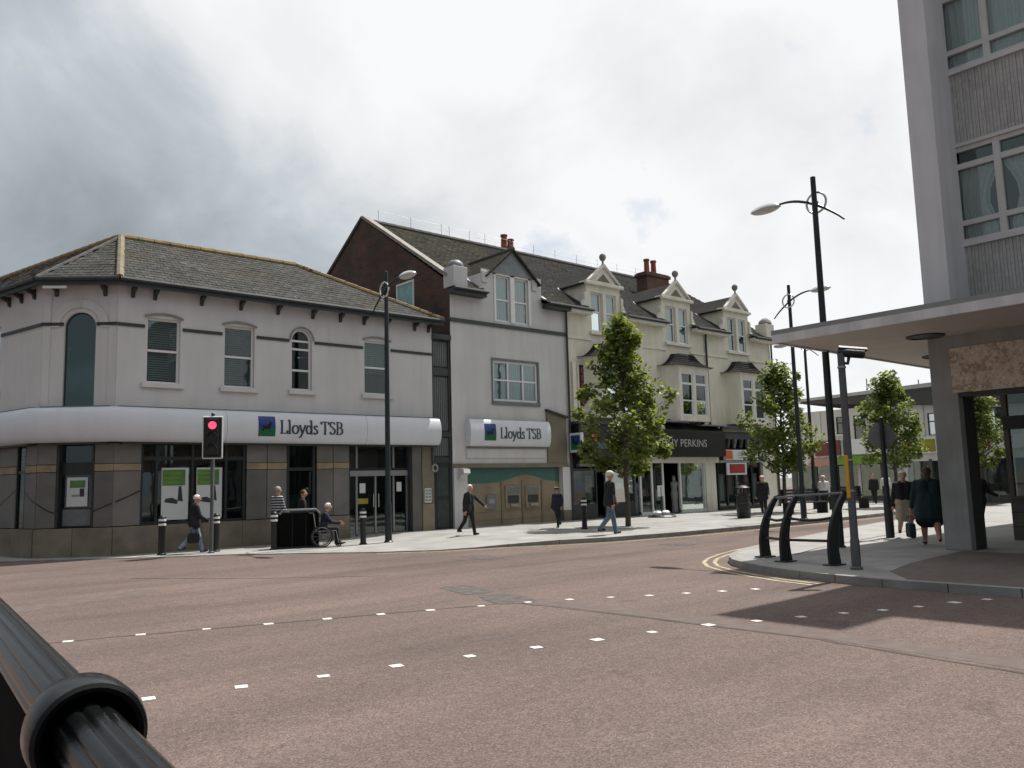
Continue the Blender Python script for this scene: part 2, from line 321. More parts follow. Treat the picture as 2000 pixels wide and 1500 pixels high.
# ------------------------------------------------------------------ mesh helpers
ORG = {}
class Fr:
    """facade frame: u to the right as seen, o outwards, z up"""
    def __init__(s, O, U, N): s.O = Vector((*O, 0)) if len(O) == 2 else Vector(O); s.U = Vector((*U, 0)).normalized(); s.N = Vector((*N, 0)).normalized()
    def __call__(s, u, o, z): return s.O + s.U * u + s.N * o + Vector((0, 0, z))
class Id:
    def __call__(s, x, y, z): return Vector((x, y, z))
ID = Id()
class MB:
    def __init__(s, fr=ID): s.v = []; s.f = []; s.mi = []; s.fr = fr; s.cur = 0
    def pt(s, u, o, z): s.v.append(s.fr(u, o, z)); return len(s.v) - 1
    def face(s, idx): s.f.append(tuple(idx)); s.mi.append(s.cur)
    def quad(s, *pts): s.face([s.pt(*p) for p in pts]); return s
    poly = quad
    def box(s, a0, a1, b0, b1, c0, c1):
        i = [s.pt(x, y, z) for x in (a0, a1) for y in (b0, b1) for z in (c0, c1)]
        for q in ((0, 1, 3, 2), (4, 6, 7, 5), (0, 4, 5, 1), (2, 3, 7, 6), (0, 2, 6, 4), (1, 5, 7, 3)): s.face([i[k] for k in q])
        return s
    def prism(s, poly, a0, a1, axis='u'):
        """poly of 2d points extruded along axis u (pts=(o,z)), o (pts=(u,z)) or z (pts=(u,o))"""
        def P(p, a): return (a, p[0], p[1]) if axis == 'u' else ((p[0], a, p[1]) if axis == 'o' else (p[0], p[1], a))
        A = [s.pt(*P(p, a0)) for p in poly]; B = [s.pt(*P(p, a1)) for p in poly]; n = len(poly)
        s.face(A[::-1]); s.face(B)
        for k in range(n): s.face((A[k], A[(k + 1) % n], B[(k + 1) % n], B[k]))
        return s
    def tube(s, path, r, n=8, caps=True, squash=None):
        path = [Vector(p) for p in path]; rr = r if isinstance(r, (list, tuple)) else [r] * len(path); rings = []
        ref = None
        for k, p in enumerate(path):
            t = (path[min(k + 1, len(path) - 1)] - path[max(k - 1, 0)]).normalized()
            if ref is None: ref = Vector((0, 0, 1)) if abs(t.z) < 0.9 else Vector((1, 0, 0))
            a = t.cross(ref).normalized(); b = a.cross(t).normalized(); ref = b
            rings.append([s.pt(*(p + a * math.cos(2 * math.pi * j / n) * rr[k] + b * math.sin(2 * math.pi * j / n) * rr[k])) for j in range(n)])
        for A, B in zip(rings, rings[1:]):
            for j in range(n): s.face((A[j], A[(j + 1) % n], B[(j + 1) % n], B[j]))
        if caps: s.face(rings[0][::-1]); s.face(rings[-1])
        return s
    def lathe(s, c, prof, n=14):
        rings = [[s.pt(c[0] + r * math.cos(2 * math.pi * j / n), c[1] + r * math.sin(2 * math.pi * j / n), c[2] + z) for j in range(n)] for r, z in prof]
        for A, B in zip(rings, rings[1:]):
            for j in range(n): s.face((A[j], A[(j + 1) % n], B[(j + 1) % n], B[j]))
        s.face(rings[0][::-1]); s.face(rings[-1]); return s
    def ring(s, c, ax, up, Rr, r, n=28, k=8):
        c = Vector(c); ax = Vector(ax).normalized(); up = Vector(up).normalized(); G = []
        for i in range(n):
            a = 2 * math.pi * i / n; d = ax * math.cos(a) + up * math.sin(a); w = ax.cross(up)
            G.append([s.pt(*(c + d * Rr + (d * math.cos(2 * math.pi * j / k) + w * math.sin(2 * math.pi * j / k)) * r)) for j in range(k)])
        for i in range(n):
            for j in range(k): s.face((G[i][j], G[i][(j + 1) % k], G[(i + 1) % n][(j + 1) % k], G[(i + 1) % n][j]))
        return s
    def wall(s, a0, a1, z0, z1, holes=(), depth=0.16, o=0.0):
        us = sorted({a0, a1, *[h[0] for h in holes], *[h[1] for h in holes]}); zs = sorted({z0, z1, *[max(h[2], z0) for h in holes], *[min(h[3], z1) for h in holes]})
        for i in range(len(us) - 1):
            for j in range(len(zs) - 1):
                cu, cz = (us[i] + us[i + 1]) / 2, (zs[j] + zs[j + 1]) / 2
                if any(h[0] < cu < h[1] and h[2] < cz < h[3] for h in holes): continue
                s.quad((us[i], o, zs[j]), (us[i + 1], o, zs[j]), (us[i + 1], o, zs[j + 1]), (us[i], o, zs[j + 1]))
        for h in holes:
            skip = ([0] if h[2] <= z0 else []) + ([2] if h[3] >= z1 else [])
            h = (h[0], h[1], max(h[2], z0), min(h[3], z1)); p = [(h[0], h[2]), (h[1], h[2]), (h[1], h[3]), (h[0], h[3])]
            for k in range(4):
                if k in skip: continue
                a, b = p[k], p[(k + 1) % 4]
                s.quad((a[0], o, a[1]), (a[0], o - depth, a[1]), (b[0], o - depth, b[1]), (b[0], o, b[1]))
        return s
    def build(s, name, mat, parent=None, smooth=False, bevel=0.0, kind=None):
        org = ORG.get(parent, Vector((0, 0, 0))) if parent is not None else Vector((0, 0, 0))
        me = bpy.data.meshes.new(name); me.from_pydata([tuple(v - org) for v in s.v], [], s.f); me.validate()
        for k in (mat if isinstance(mat, (list, tuple)) else [mat]): me.materials.append(MATS[k])
        if max(s.mi, default=0) > 0 and len(me.polygons) == len(s.mi): me.polygons.foreach_set('material_index', s.mi)
        bm_fix(me)
        if smooth: me.polygons.foreach_set('use_smooth', [True] * len(me.polygons)); me.set_sharp_from_angle(angle=R(40))
        ob = bpy.data.objects.new(name, me); COL.objects.link(ob)
        if parent is not None: ob.parent = parent
        ORG[ob] = org
        if bevel:
            md = ob.modifiers.new('bevel', 'BEVEL'); md.width = bevel; md.segments = 2; md.limit_method = 'ANGLE'
        if kind: ob['kind'] = kind
        return ob
import bmesh
def bm_fix(me):
    b = bmesh.new(); b.from_mesh(me); bmesh.ops.recalc_face_normals(b, faces=b.faces); b.to_mesh(me); b.free()
def thing(name, label, cat, loc=(0, 0, 0), rotz=0.0, group=None, world=True):
    o = bpy.data.objects.new(name, None); COL.objects.link(o); o.location = loc; o.rotation_euler = (0, 0, rotz); o.empty_display_size = 0.3
    o['label'] = label; o['category'] = cat
    if group: o['group'] = group
    ORG[o] = Vector(loc) if world else Vector((0, 0, 0))
    return o
def tag(o, label, cat, group=None):
    o['label'] = label; o['category'] = cat
    if group: o['group'] = group
    return o
def struct(o): o['kind'] = 'structure'; return o
def dup(root, loc, rotz=0.0, label=None):
    def cp(o, par):
        c = o.copy(); COL.objects.link(c); c.parent = par
        for ch in list(o.children): cp(ch, c)
        return c
    r = cp(root, None); r.location = loc; r.rotation_euler = (0, 0, rotz)
    if label: r['label'] = label
    return r
def bx(name, mat, parent, fr, *a, bevel=0.0): return MB(fr).box(*a).build(name, mat, parent, bevel=bevel)

# ------------------------------------------------------------------ the setting
struct(MB().quad((-900, -900, -0.03), (900, -900, -0.03), (900, 900, -0.03), (-900, 900, -0.03)).build('ground', 'ground'))
road = struct(MB().quad((-80, -80, 0), (120, -80, 0), (120, 90, 0), (-80, 90, 0)).build('road', 'road'))
def sheet(name, mat, pts, z, parent):
    return MB().poly(*[(x, y, z) for x, y in pts]).build(name, mat, parent)
def blob(cx, cy, rx, ry, rot, seed, n=16):
    rg = random.Random(seed); out = []
    for k in range(n):
        a = 2 * math.pi * k / n; q = 1 + rg.uniform(-0.12, 0.12); x, y = rx * math.copysign(abs(math.cos(a)) ** 0.5, math.cos(a)) * q, ry * math.copysign(abs(math.sin(a)) ** 0.5, math.sin(a)) * q
        out.append((cx + x * math.cos(rot) - y * math.sin(rot), cy + x * math.sin(rot) + y * math.cos(rot)))
    return out
sheet('tar_patch', 'tar', blob(8.25, 10.75, 0.28, 0.62, -0.3, 1), 0.004, road)
sheet('tar_patch', 'tar', blob(7.95, 9.4, 0.30, 0.55, -0.35, 2), 0.004, road)
sheet('tar_patch', 'tar', blob(12.15, 15.2, 0.35, 0.6, -0.2, 3), 0.004, road)
sheet('tar_patch', 'tar', blob(17.3, 13.6, 0.3, 0.5, -0.1, 4), 0.004, road)
sheet('tar_patch', 'tar', blob(1.9, 13.8, 0.2, 0.35, 0.2, 5), 0.004, road)
def strip(mb, pts, w, z, jit=0.0, seed=1):
    rg = random.Random(seed); L_, R_ = [], []
    for k, p in enumerate(pts):
        a = Vector(pts[max(k - 1, 0)]); b = Vector(pts[min(k + 1, len(pts) - 1)]); t = (b - a).normalized(); n = Vector((-t.y, t.x)); ww = w * (1 + rg.uniform(-jit, jit)) / 2; q = Vector(p) + n * rg.uniform(-jit, jit) * w * 0.4
        L_.append(mb.pt(q.x + n.x * ww, q.y + n.y * ww, z)); R_.append(mb.pt(q.x - n.x * ww, q.y - n.y * ww, z))
    for k in range(len(pts) - 1): mb.face((R_[k], R_[k + 1], L_[k + 1], L_[k]))
    return mb
def dense(pts, step=0.5):
    out = []
    for a, b in zip(pts, pts[1:]):
        n = max(1, int((Vector(b) - Vector(a)).length / step))
        out += [tuple(Vector(a).lerp(Vector(b), k / n)) for k in range(n)]
    return out + [pts[-1]]
strip(MB(), dense([(7.75, 9.2), (7.9, 7.8), (7.95, 6.4), (8.0, 4.6), (7.75, 2.8), (7.4, 0.5)], 0.25), 0.05, 0.003, 0.7, 3).build('tar_seam', 'tar_seam', road)
strip(MB(), dense([(1.2, 11.15), (3.2, 10.55), (5.3, 9.85), (7.9, 9.0)], 0.25), 0.05, 0.003, 0.7, 4).build('tar_seam', 'tar_seam', road)
strip(MB(), dense([(5.2, 17.6), (6.8, 15.4), (8.6, 13.6)], 0.3), 0.05, 0.003, 0.7, 5).build('tar_seam', 'tar_seam', road)
strip(MB(), dense([(8.1, 9.0), (8.2, 6.6), (8.25, 4.4), (8.05, 2.4), (7.7, 0.4)], 0.4), 0.42, 0.0018, 0.05, 9).build('trench_repair', 'road_patch', road)
sheet('trench_repair', 'road_patch', blob(3.4, 14.6, 1.5, 0.35, 0.35, 6), 0.0018, road)
# two rows of square crossing studs
SA = [(1.75, 11.0), (2.52, 10.74), (3.25, 10.54), (3.94, 10.30), (4.62, 10.05), (5.31, 9.83), (5.97, 9.61), (6.6, 9.38), (7.27, 9.13), (7.92, 8.9), (8.47, 8.63), (8.99, 8.32), (9.47, 8.01), (9.98, 7.74), (10.47, 7.47), (10.95, 7.22)]
SB = [(2.31, 7.25), (3.01, 7.07), (3.69, 6.9), (4.37, 6.77), (5.1, 6.6), (5.82, 6.43), (6.52, 6.25), (7.23, 6.1), (7.99, 5.91), (8.56, 5.65), (9.13, 5.42), (9.68, 5.18), (10.18, 4.94), (10.71, 4.74), (11.31, 4.55), (11.82, 4.35)]
stud = None
for k, (x, y) in enumerate(SA + SB):
    if stud is None:
        mb = MB(); mb.prism([(-.055, -.055), (.055, -.055), (.055, .055), (-.055, .055)], 0.0005, 0.006, 'z'); stud = mb.build('crossing_stud', 'white_paint_road', road, bevel=0.003)
        s_ = stud
    else:
        s_ = stud.copy(); COL.objects.link(s_); s_.parent = road
    s_.location = (x, y, 0); s_.rotation_euler = (0, 0, -0.28 + random.uniform(-.1, .1)); q = random.uniform(0.85, 1.15); s_.scale = (q, q * random.uniform(.85, 1.1), 1)

def pz(x): # far pavement level: flush at the corner, a full kerb further along
    t = min(1, max(0, (x - 12.9) / 3.2)); return 0.022 + 0.098 * t * t * (3 - 2 * t)
KF = [(-1.2, 48), (3.55, 26.6), (4.3, 25.2), (5.3, 24.35), (7.24, 22.6), (8.87, 21.5), (10.6, 19.6), (11.45, 18.55), (12.7, 17.65), (14.5, 17.0), (15.8, 16.4), (17.25, 15.85), (20, 15.5), (23.7, 15.4), (31, 15.4), (36, 15.8), (47.5, 17.2)]
KF = dense(KF, 0.9)
def pavement(name, mat, kerb, inner, zf, wid=0.14):
    mb = MB()
    A = [mb.pt(x, y, zf(x)) for x, y in kerb]; B = [mb.pt(x, y, zf(x)) for x, y in inner]
    for k in range(len(kerb) - 1): mb.face((A[k], A[k + 1], B[k + 1], B[k]))
    p = struct(mb.build(name, mat))
    ks = None
    for a, b in zip(kerb, kerb[1:]):
        a_, b_ = Vector(a), Vector(b); t = (b_ - a_).normalized(); n = Vector((t.y, -t.x)) 
        mid = Vector(((a_ + b_) / 2).to_tuple()); inn = Vector(inner[0])
        mb = MB(); za, zb = zf(a_.x) + 0.003, zf(b_.x) + 0.003; g = 0.006
        a2, b2 = a_ + t * g, b_ - t * g; w = wid
        top = [(a2 - n * 0.0, za), (b2 - n * 0.0, zb), (b2 + n * w, zb), (a2 + n * w, za)]
        T = [mb.pt(v.x, v.y, z) for v, z in top]; Bm = [mb.pt(v.x, v.y, -0.02) for v, z in top]
        mb.face(T)
        for k in range(4): mb.face((T[k], T[(k + 1) % 4], Bm[(k + 1) % 4], Bm[k]))
        mb.build('kerb_stone', 'kerbstone', p, bevel=0.008)
    return p
inner = [(x + 6, y + 1.5) if y > 25.1 and x < 5 else (max(x, 10.3 + (x - 4.3) * 0.1), 27.5) for x, y in KF]
far_pav = pavement('far_pavement', 'paving', KF, inner, pz, -0.14)
KN = [(12.2, -18), (12.2, 5.9), (12.32, 6.7), (12.5, 7.4), (12.78, 8.1), (13.15, 8.8), (13.6, 9.42), (14.1, 9.86), (14.75, 10.25), (15.6, 10.6), (16.6, 10.9), (19.5, 11.5), (22.7, 12.1), (25.7, 12.6), (33, 13.6), (46, 14.9)]
KN = KN[:1] + dense(KN[:2], 0.9)[18:] + KN[2:11] + dense(KN[10:], 0.9)[1:]
def nz(x, y=None): return 0.12
near_in = [(24, min(y, 5.9) + 0.005 * i) if x < 16.55 else (24.2 + (x - 16.5) * 0.9, 6.3) for i, (x, y) in enumerate(KN)]
near_pav = pavement('near_pavement', 'paving', KN, near_in, nz, 0.14)
sheet('brick_apron', 'brick_paving', [(12.36, -18), (12.36, 5.6), (13.2, 6.25), (14.6, 6.55), (17.3, 6.75), (17.3, -18)], 0.124, near_pav)
strip(MB(), [(15.0, 8.95), (16.5, 9.35), (19.5, 9.75), (24, 10.3)], 0.05, 0.124, 0.3, 8).build('drain_joint', 'tar', near_pav)
# double yellow lines round the near corner, single line along the far kerb
def offset(pts, d):
    out = []
    for k, p in enumerate(pts):
        a = Vector(pts[max(k - 1, 0)]); b = Vector(pts[min(k + 1, len(pts) - 1)]); t = (b - a).normalized(); out.append((p[0] - t.y * d, p[1] + t.x * d))
    return out
ky = [p for p in KN if p[1] > 6.3 and p[0] < 30]
for d in (0.28, 0.48): strip(MB(), dense(offset(ky, d), 0.4), 0.075, 0.004, 0.12, 11).build('yellow_line', 'yellow_paint_road', road)
kf = [p for p in KF if 10.8 < p[0] < 34]
for d in (-0.25, -0.42): strip(MB(), dense(offset(kf, d), 0.5), 0.07, 0.004, 0.2, 12).build('yellow_line', 'yellow_paint_road', road)

# ------------------------------------------------------------------ lettering
GL = {
 'L': (0.60, [[(.14, 0), (.14, 1)], [(.02, .03), (.54, .03)], [(.54, .03), (.56, .22)], [(.02, .98), (.28, .98)]]),
 'l': (0.30, [[(.14, 0), (.14, 1.06)], [(.02, .02), (.27, .02)], [(.03, 1.0), (.14, 1.05)]]),
 'o': (0.60, ['e', (.29, .33, .23, .31)]),
 'y': (0.52, [[(.03, .66), (.24, .04)], [(.47, .66), (.25, .05), (.14, -.22), (.02, -.27)], [(-.03, .65), (.15, .65)], [(.38, .65), (.54, .65)]]),
 'd': (0.60, ['e', (.24, .33, .19, .31), [(.45, 0), (.45, 1.06)], [(.34, 1.0), (.45, 1.05)], [(.42, .02), (.58, .02)]]),
 's': (0.42, [[(.33, .55), (.24, .65), (.11, .62), (.07, .5), (.15, .4), (.27, .31), (.34, .2), (.28, .05), (.15, 0), (.04, .1)]]),
 'T': (0.68, [[(.33, 0), (.33, 1)], [(.02, .97), (.64, .97)], [(.03, .97), (.03, .8)], [(.63, .97), (.63, .8)], [(.22, .02), (.44, .02)]]),
 'S': (0.56, [[(.46, .82), (.36, .97), (.18, .97), (.08, .83), (.11, .66), (.28, .53), (.44, .38), (.48, .2), (.37, .04), (.18, .02), (.06, .18)]]),
 'B': (0.66, [[(.13, 0), (.13, 1)], [(.02, .98), (.34, .98), (.48, .88), (.48, .64), (.34, .54), (.13, .54)], [(.34, .54), (.52, .42), (.54, .16), (.38, .02), (.02, .02)]]),
 ' ': (0.22, []),
}
def lettering(text, surf, width, cap, mat, parent, thick=0.165, thin=0.07):
    """pen strokes: heavy uprights, thin cross strokes; surf(u, v) gives the point on the sign; one object per letter"""
    adv = sum(GL[c][0] for c in text); k = width / adv; x = 0.0
    for c in text:
        mb = MB(); st = GL[c][1]; i = 0
        def seg(a, b, lift):
            a, b = Vector(a), Vector(b); d = b - a
            if d.length < 1e-6: return
            w = thin + (thick - thin) * abs(d.y) / d.length; t = d.normalized(); n = Vector((-t.y, t.x)) * w / 2; e = t * w * 0.18
            A, B_ = a - e, b + e; m_ = max(1, int((B_ - A).length / 0.12)); rows = []
            for q in range(m_ + 1):
                p = A.lerp(B_, q / m_); rows.append([mb.pt(*surf((x + r_.x) * k, r_.y * cap, lift)) for r_ in (p - n, p + n)])
            for r1_, r2_ in zip(rows, rows[1:]): mb.face((r1_[0], r2_[0], r2_[1], r1_[1]))
        lift = 0.006
        while i < len(st):
            if st[i] == 'e':
                cx, cy, rx, ry = st[i + 1]; P = [(cx + rx * math.cos(2 * math.pi * q / 18), cy + ry * math.sin(2 * math.pi * q / 18)) for q in range(19)]; i += 1
            else: P = st[i]
            for a, b in zip(P, P[1:]): seg(a, b, lift); lift += 0.0002
            i += 1
        if mb.f: mb.build('letter', mat, parent)
        x += GL[c][0]
def text_mesh(body, width, height):
    """plain capitals from the built-in font; returns verts (u, v) and faces"""
    cu = bpy.data.curves.new('tmp_text', 'FONT'); cu.body = body; cu.resolution_u = 3; ob = bpy.data.objects.new('tmp_text', cu); COL.objects.link(ob)
    bpy.context.view_layer.update(); me = bpy.data.meshes.new_from_object(ob.evaluated_get(bpy.context.evaluated_depsgraph_get()))
    vs = [v.co.copy() for v in me.vertices]; fs = [tuple(p.vertices) for p in me.polygons]
    bpy.data.objects.remove(ob); bpy.data.curves.remove(cu); bpy.data.meshes.remove(me)
    x0 = min(v.x for v in vs); x1 = max(v.x for v in vs); y0 = min(v.y for v in vs); y1 = max(v.y for v in vs)
    return [((v.x - x0) / (x1 - x0) * width, (v.y - y0) / (y1 - y0) * height) for v in vs], fs
def put_text(name, mat, parent, body, width, height, surf):
    vs, fs = text_mesh(body, width, height); mb = MB()
    for p in vs: mb.pt(*surf(*p))
    for f in fs: mb.face(f)
    return mb.build(name, mat, parent)
HORSE = [(.18, .30), (.26, .46), (.22, .62), (.30, .66), (.36, .56), (.50, .62), (.62, .74), (.66, .86), (.74, .80), (.80, .70), (.74, .66), (.70, .50), (.66, .36), (.60, .28), (.58, .42), (.46, .40), (.36, .42), (.28, .28)]
def logo(parent, surf, s):
    """square emblem: blue sky, green hill, dark leaping horse"""
    def G(pts, off, nm, mt):
        mb = MB(); mb.face([mb.pt(*surf(p[0] * s, p[1] * s, off)) for p in pts]); return mb.build(nm, mt, parent)
    def Gd(x0, x1, y0, y1, off, nm, mt):
        mb = MB(); n = 6
        for k in range(n):
            a, b = y0 + (y1 - y0) * k / n, y0 + (y1 - y0) * (k + 1) / n
            mb.face([mb.pt(*surf(q[0] * s, q[1] * s, off)) for q in ((x0, a), (x1, a), (x1, b), (x0, b))])
        return mb.build(nm, mt, parent)
    Gd(0, 1, 0, 1.12, 0.004, 'emblem_sky', 'logo_blue')
    mb = MB(); top = [(k / 10, 0.36 + 0.16 * (k / 10) + 0.04 * math.sin(k * 0.6)) for k in range(11)]
    for a, b in zip(top, top[1:]):
        for j in range(3): mb.face([mb.pt(*surf(q[0] * s, q[1] * s, 0.007)) for q in ((a[0], a[1] * j / 3), (b[0], b[1] * j / 3), (b[0], b[1] * (j + 1) / 3), (a[0], a[1] * (j + 1) / 3))])
    mb.build('emblem_hill', 'logo_green', parent)
    G(HORSE, 0.012, 'emblem_horse', 'logo_black')

# ------------------------------------------------------------------ building helpers
def fill_slates(name, mat, parent, poly, w=0.28, e=0.20, seed=1, lift=0.007, kind='stuff'):
    """overlapping slates on a planar 3-d polygon whose first edge is the eaves"""
    P = [Vector(p) for p in poly]; U = (P[1] - P[0]).normalized(); nrm = (P[1] - P[0]).cross(P[2] - P[0]).normalized()
    if nrm.z < 0: nrm = -nrm
    S = nrm.cross(U).normalized()
    if S.z < 0: S = -S
    q = [((p - P[0]).dot(U), (p - P[0]).dot(S)) for p in P]
    def inside(x, y):
        c = False
        for i in range(len(q)):
            a, b = q[i], q[i - 1]
            if (a[1] > y) != (b[1] > y) and x < (b[0] - a[0]) * (y - a[1]) / (b[1] - a[1]) + a[0]: c = not c
        return c
    rg = random.Random(seed); mb = MB(); ymax = max(p[1] for p in q); xmin = min(p[0] for p in q); xmax = max(p[0] for p in q)
    row = 0; y = -0.03
    while y < ymax:
        x = xmin - (w / 2 if row % 2 else 0)
        while x < xmax:
            if inside(x + w / 2, max(y + e * 0.6, 0.01)):
                l0 = lift * rg.uniform(1.6, 2.6); l1 = lift * 0.4; g = 0.006; dy = rg.uniform(-.012, .012); rot = rg.uniform(-.01, .01)
                def pp(a, b, l): return P[0] + U * (a) + S * (b + (a - x) * rot) + nrm * l
                c = [pp(x + g, y + dy, l0 + rg.uniform(-.004, .004)), pp(x + w - g, y + dy, l0 + rg.uniform(-.004, .004)), pp(x + w - g, y + e * 1.15, l1), pp(x + g, y + e * 1.15, l1)]
                i = [mb.pt(*v) for v in c]; j = [mb.pt(*(v - nrm * 0.02)) for v in c[:2]]
                mb.face(i); mb.face((i[0], j[0], j[1], i[1]))
            x += w
        y += e; row += 1
    base = MB(); base.face([base.pt(*(p - nrm * 0.012)) for p in P]); base.build('roof_deck', mat, parent)
    return mb.build(name, mat, parent, kind=kind)
def ridge_caps(name, mat, parent, a, b, r=0.11, n=0.45):
    a, b = Vector(a), Vector(b); L_ = (b - a).length; k = max(1, int(L_ / n)); mb = MB()
    for i in range(k):
        p, q = a.lerp(b, i / k + 0.002), a.lerp(b, (i + 1) / k - 0.002); mb.tube([p, q], [r * 1.0, r * 1.12], 8)
    return mb.build(name, mat, parent, smooth=True, kind='stuff')
def sash(parent, fr, a0, a1, z0, z1, setback=0.12, rail=None, mat='white_gloss', glass='glass', back='blind', bars=(), sill=True, sillmat='render_white', fw_=0.06, backz=None, trans=()):
    mb = MB(fr); o0, o1 = -setback - 0.03, -setback + 0.03
    mb.box(a0, a0 + fw_, o0, o1, z0, z1); mb.box(a1 - fw_, a1, o0, o1, z0, z1); mb.box(a0 + fw_, a1 - fw_, o0, o1, z1 - fw_, z1); mb.box(a0 + fw_, a1 - fw_, o0, o1, z0, z0 + fw_)
    if rail: mb.box(a0 + fw_, a1 - fw_, o0, o1 + 0.02, rail - 0.03, rail + 0.03)
    for t in trans: mb.box(a0 + fw_, a1 - fw_, o0, o1 + 0.02, t - 0.03, t + 0.03)
    for u in bars: mb.box(u - 0.03, u + 0.03, o0, o1 + 0.022, z0 + fw_, z1 - fw_)
    w = mb.build('window', mat, parent)
    us = [a0 + fw_, *bars, a1 - fw_]; zs = [z0 + fw_, *([rail] if rail else []), *trans, z1 - fw_]
    zs = sorted(zs)
    for i in range(len(us) - 1):
        for j in range(len(zs) - 1):
            q = MB(fr); q.quad((us[i], -setback - 0.005, zs[j]), (us[i + 1], -setback - 0.005, zs[j]), (us[i + 1], -setback - 0.005, zs[j + 1]), (us[i], -setback - 0.005, zs[j + 1])); q.build('pane', glass, w)
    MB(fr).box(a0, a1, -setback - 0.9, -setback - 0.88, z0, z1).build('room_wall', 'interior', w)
    if back in ('blind', 'curtain'):
        zb = backz if backz is not None else z0
        q = MB(fr)
        if back == 'blind':
            z = z1 - 0.05
            while z > zb + 0.05:
                q.quad((a0 + 0.05, -setback - 0.10, z), (a1 - 0.05, -setback - 0.10, z), (a1 - 0.05, -setback - 0.07, z - 0.055), (a0 + 0.05, -setback - 0.07, z - 0.055)); z -= 0.066
            q.build('blind', 'blind', w)
        else:
            n = int((a1 - a0) / 0.05); rg = random.Random(int(a0 * 97 + z0 * 31))
            for k in range(n):
                x0_, x1_ = a0 + (a1 - a0) * k / n, a0 + (a1 - a0) * (k + 1) / n; d0, d1 = (0.10, 0.14) if k % 2 else (0.14, 0.10)
                q.quad((x0_, -setback - d0, zb), (x1_, -setback - d1, zb), (x1_, -setback - d1, z1), (x0_, -setback - d0, z1))
            q.build('curtain', 'curtain', w)
    if sill: MB(fr).box(a0 - 0.12, a1 + 0.12, -setback, 0.09, z0 - 0.14, z0 - 0.003).build('sill', sillmat, w, bevel=0.01)
    return w
def gutter(name, mat, parent, a, b, r=0.07):
    return MB().tube([a, b], r, 8).build(name, mat, parent, smooth=True)

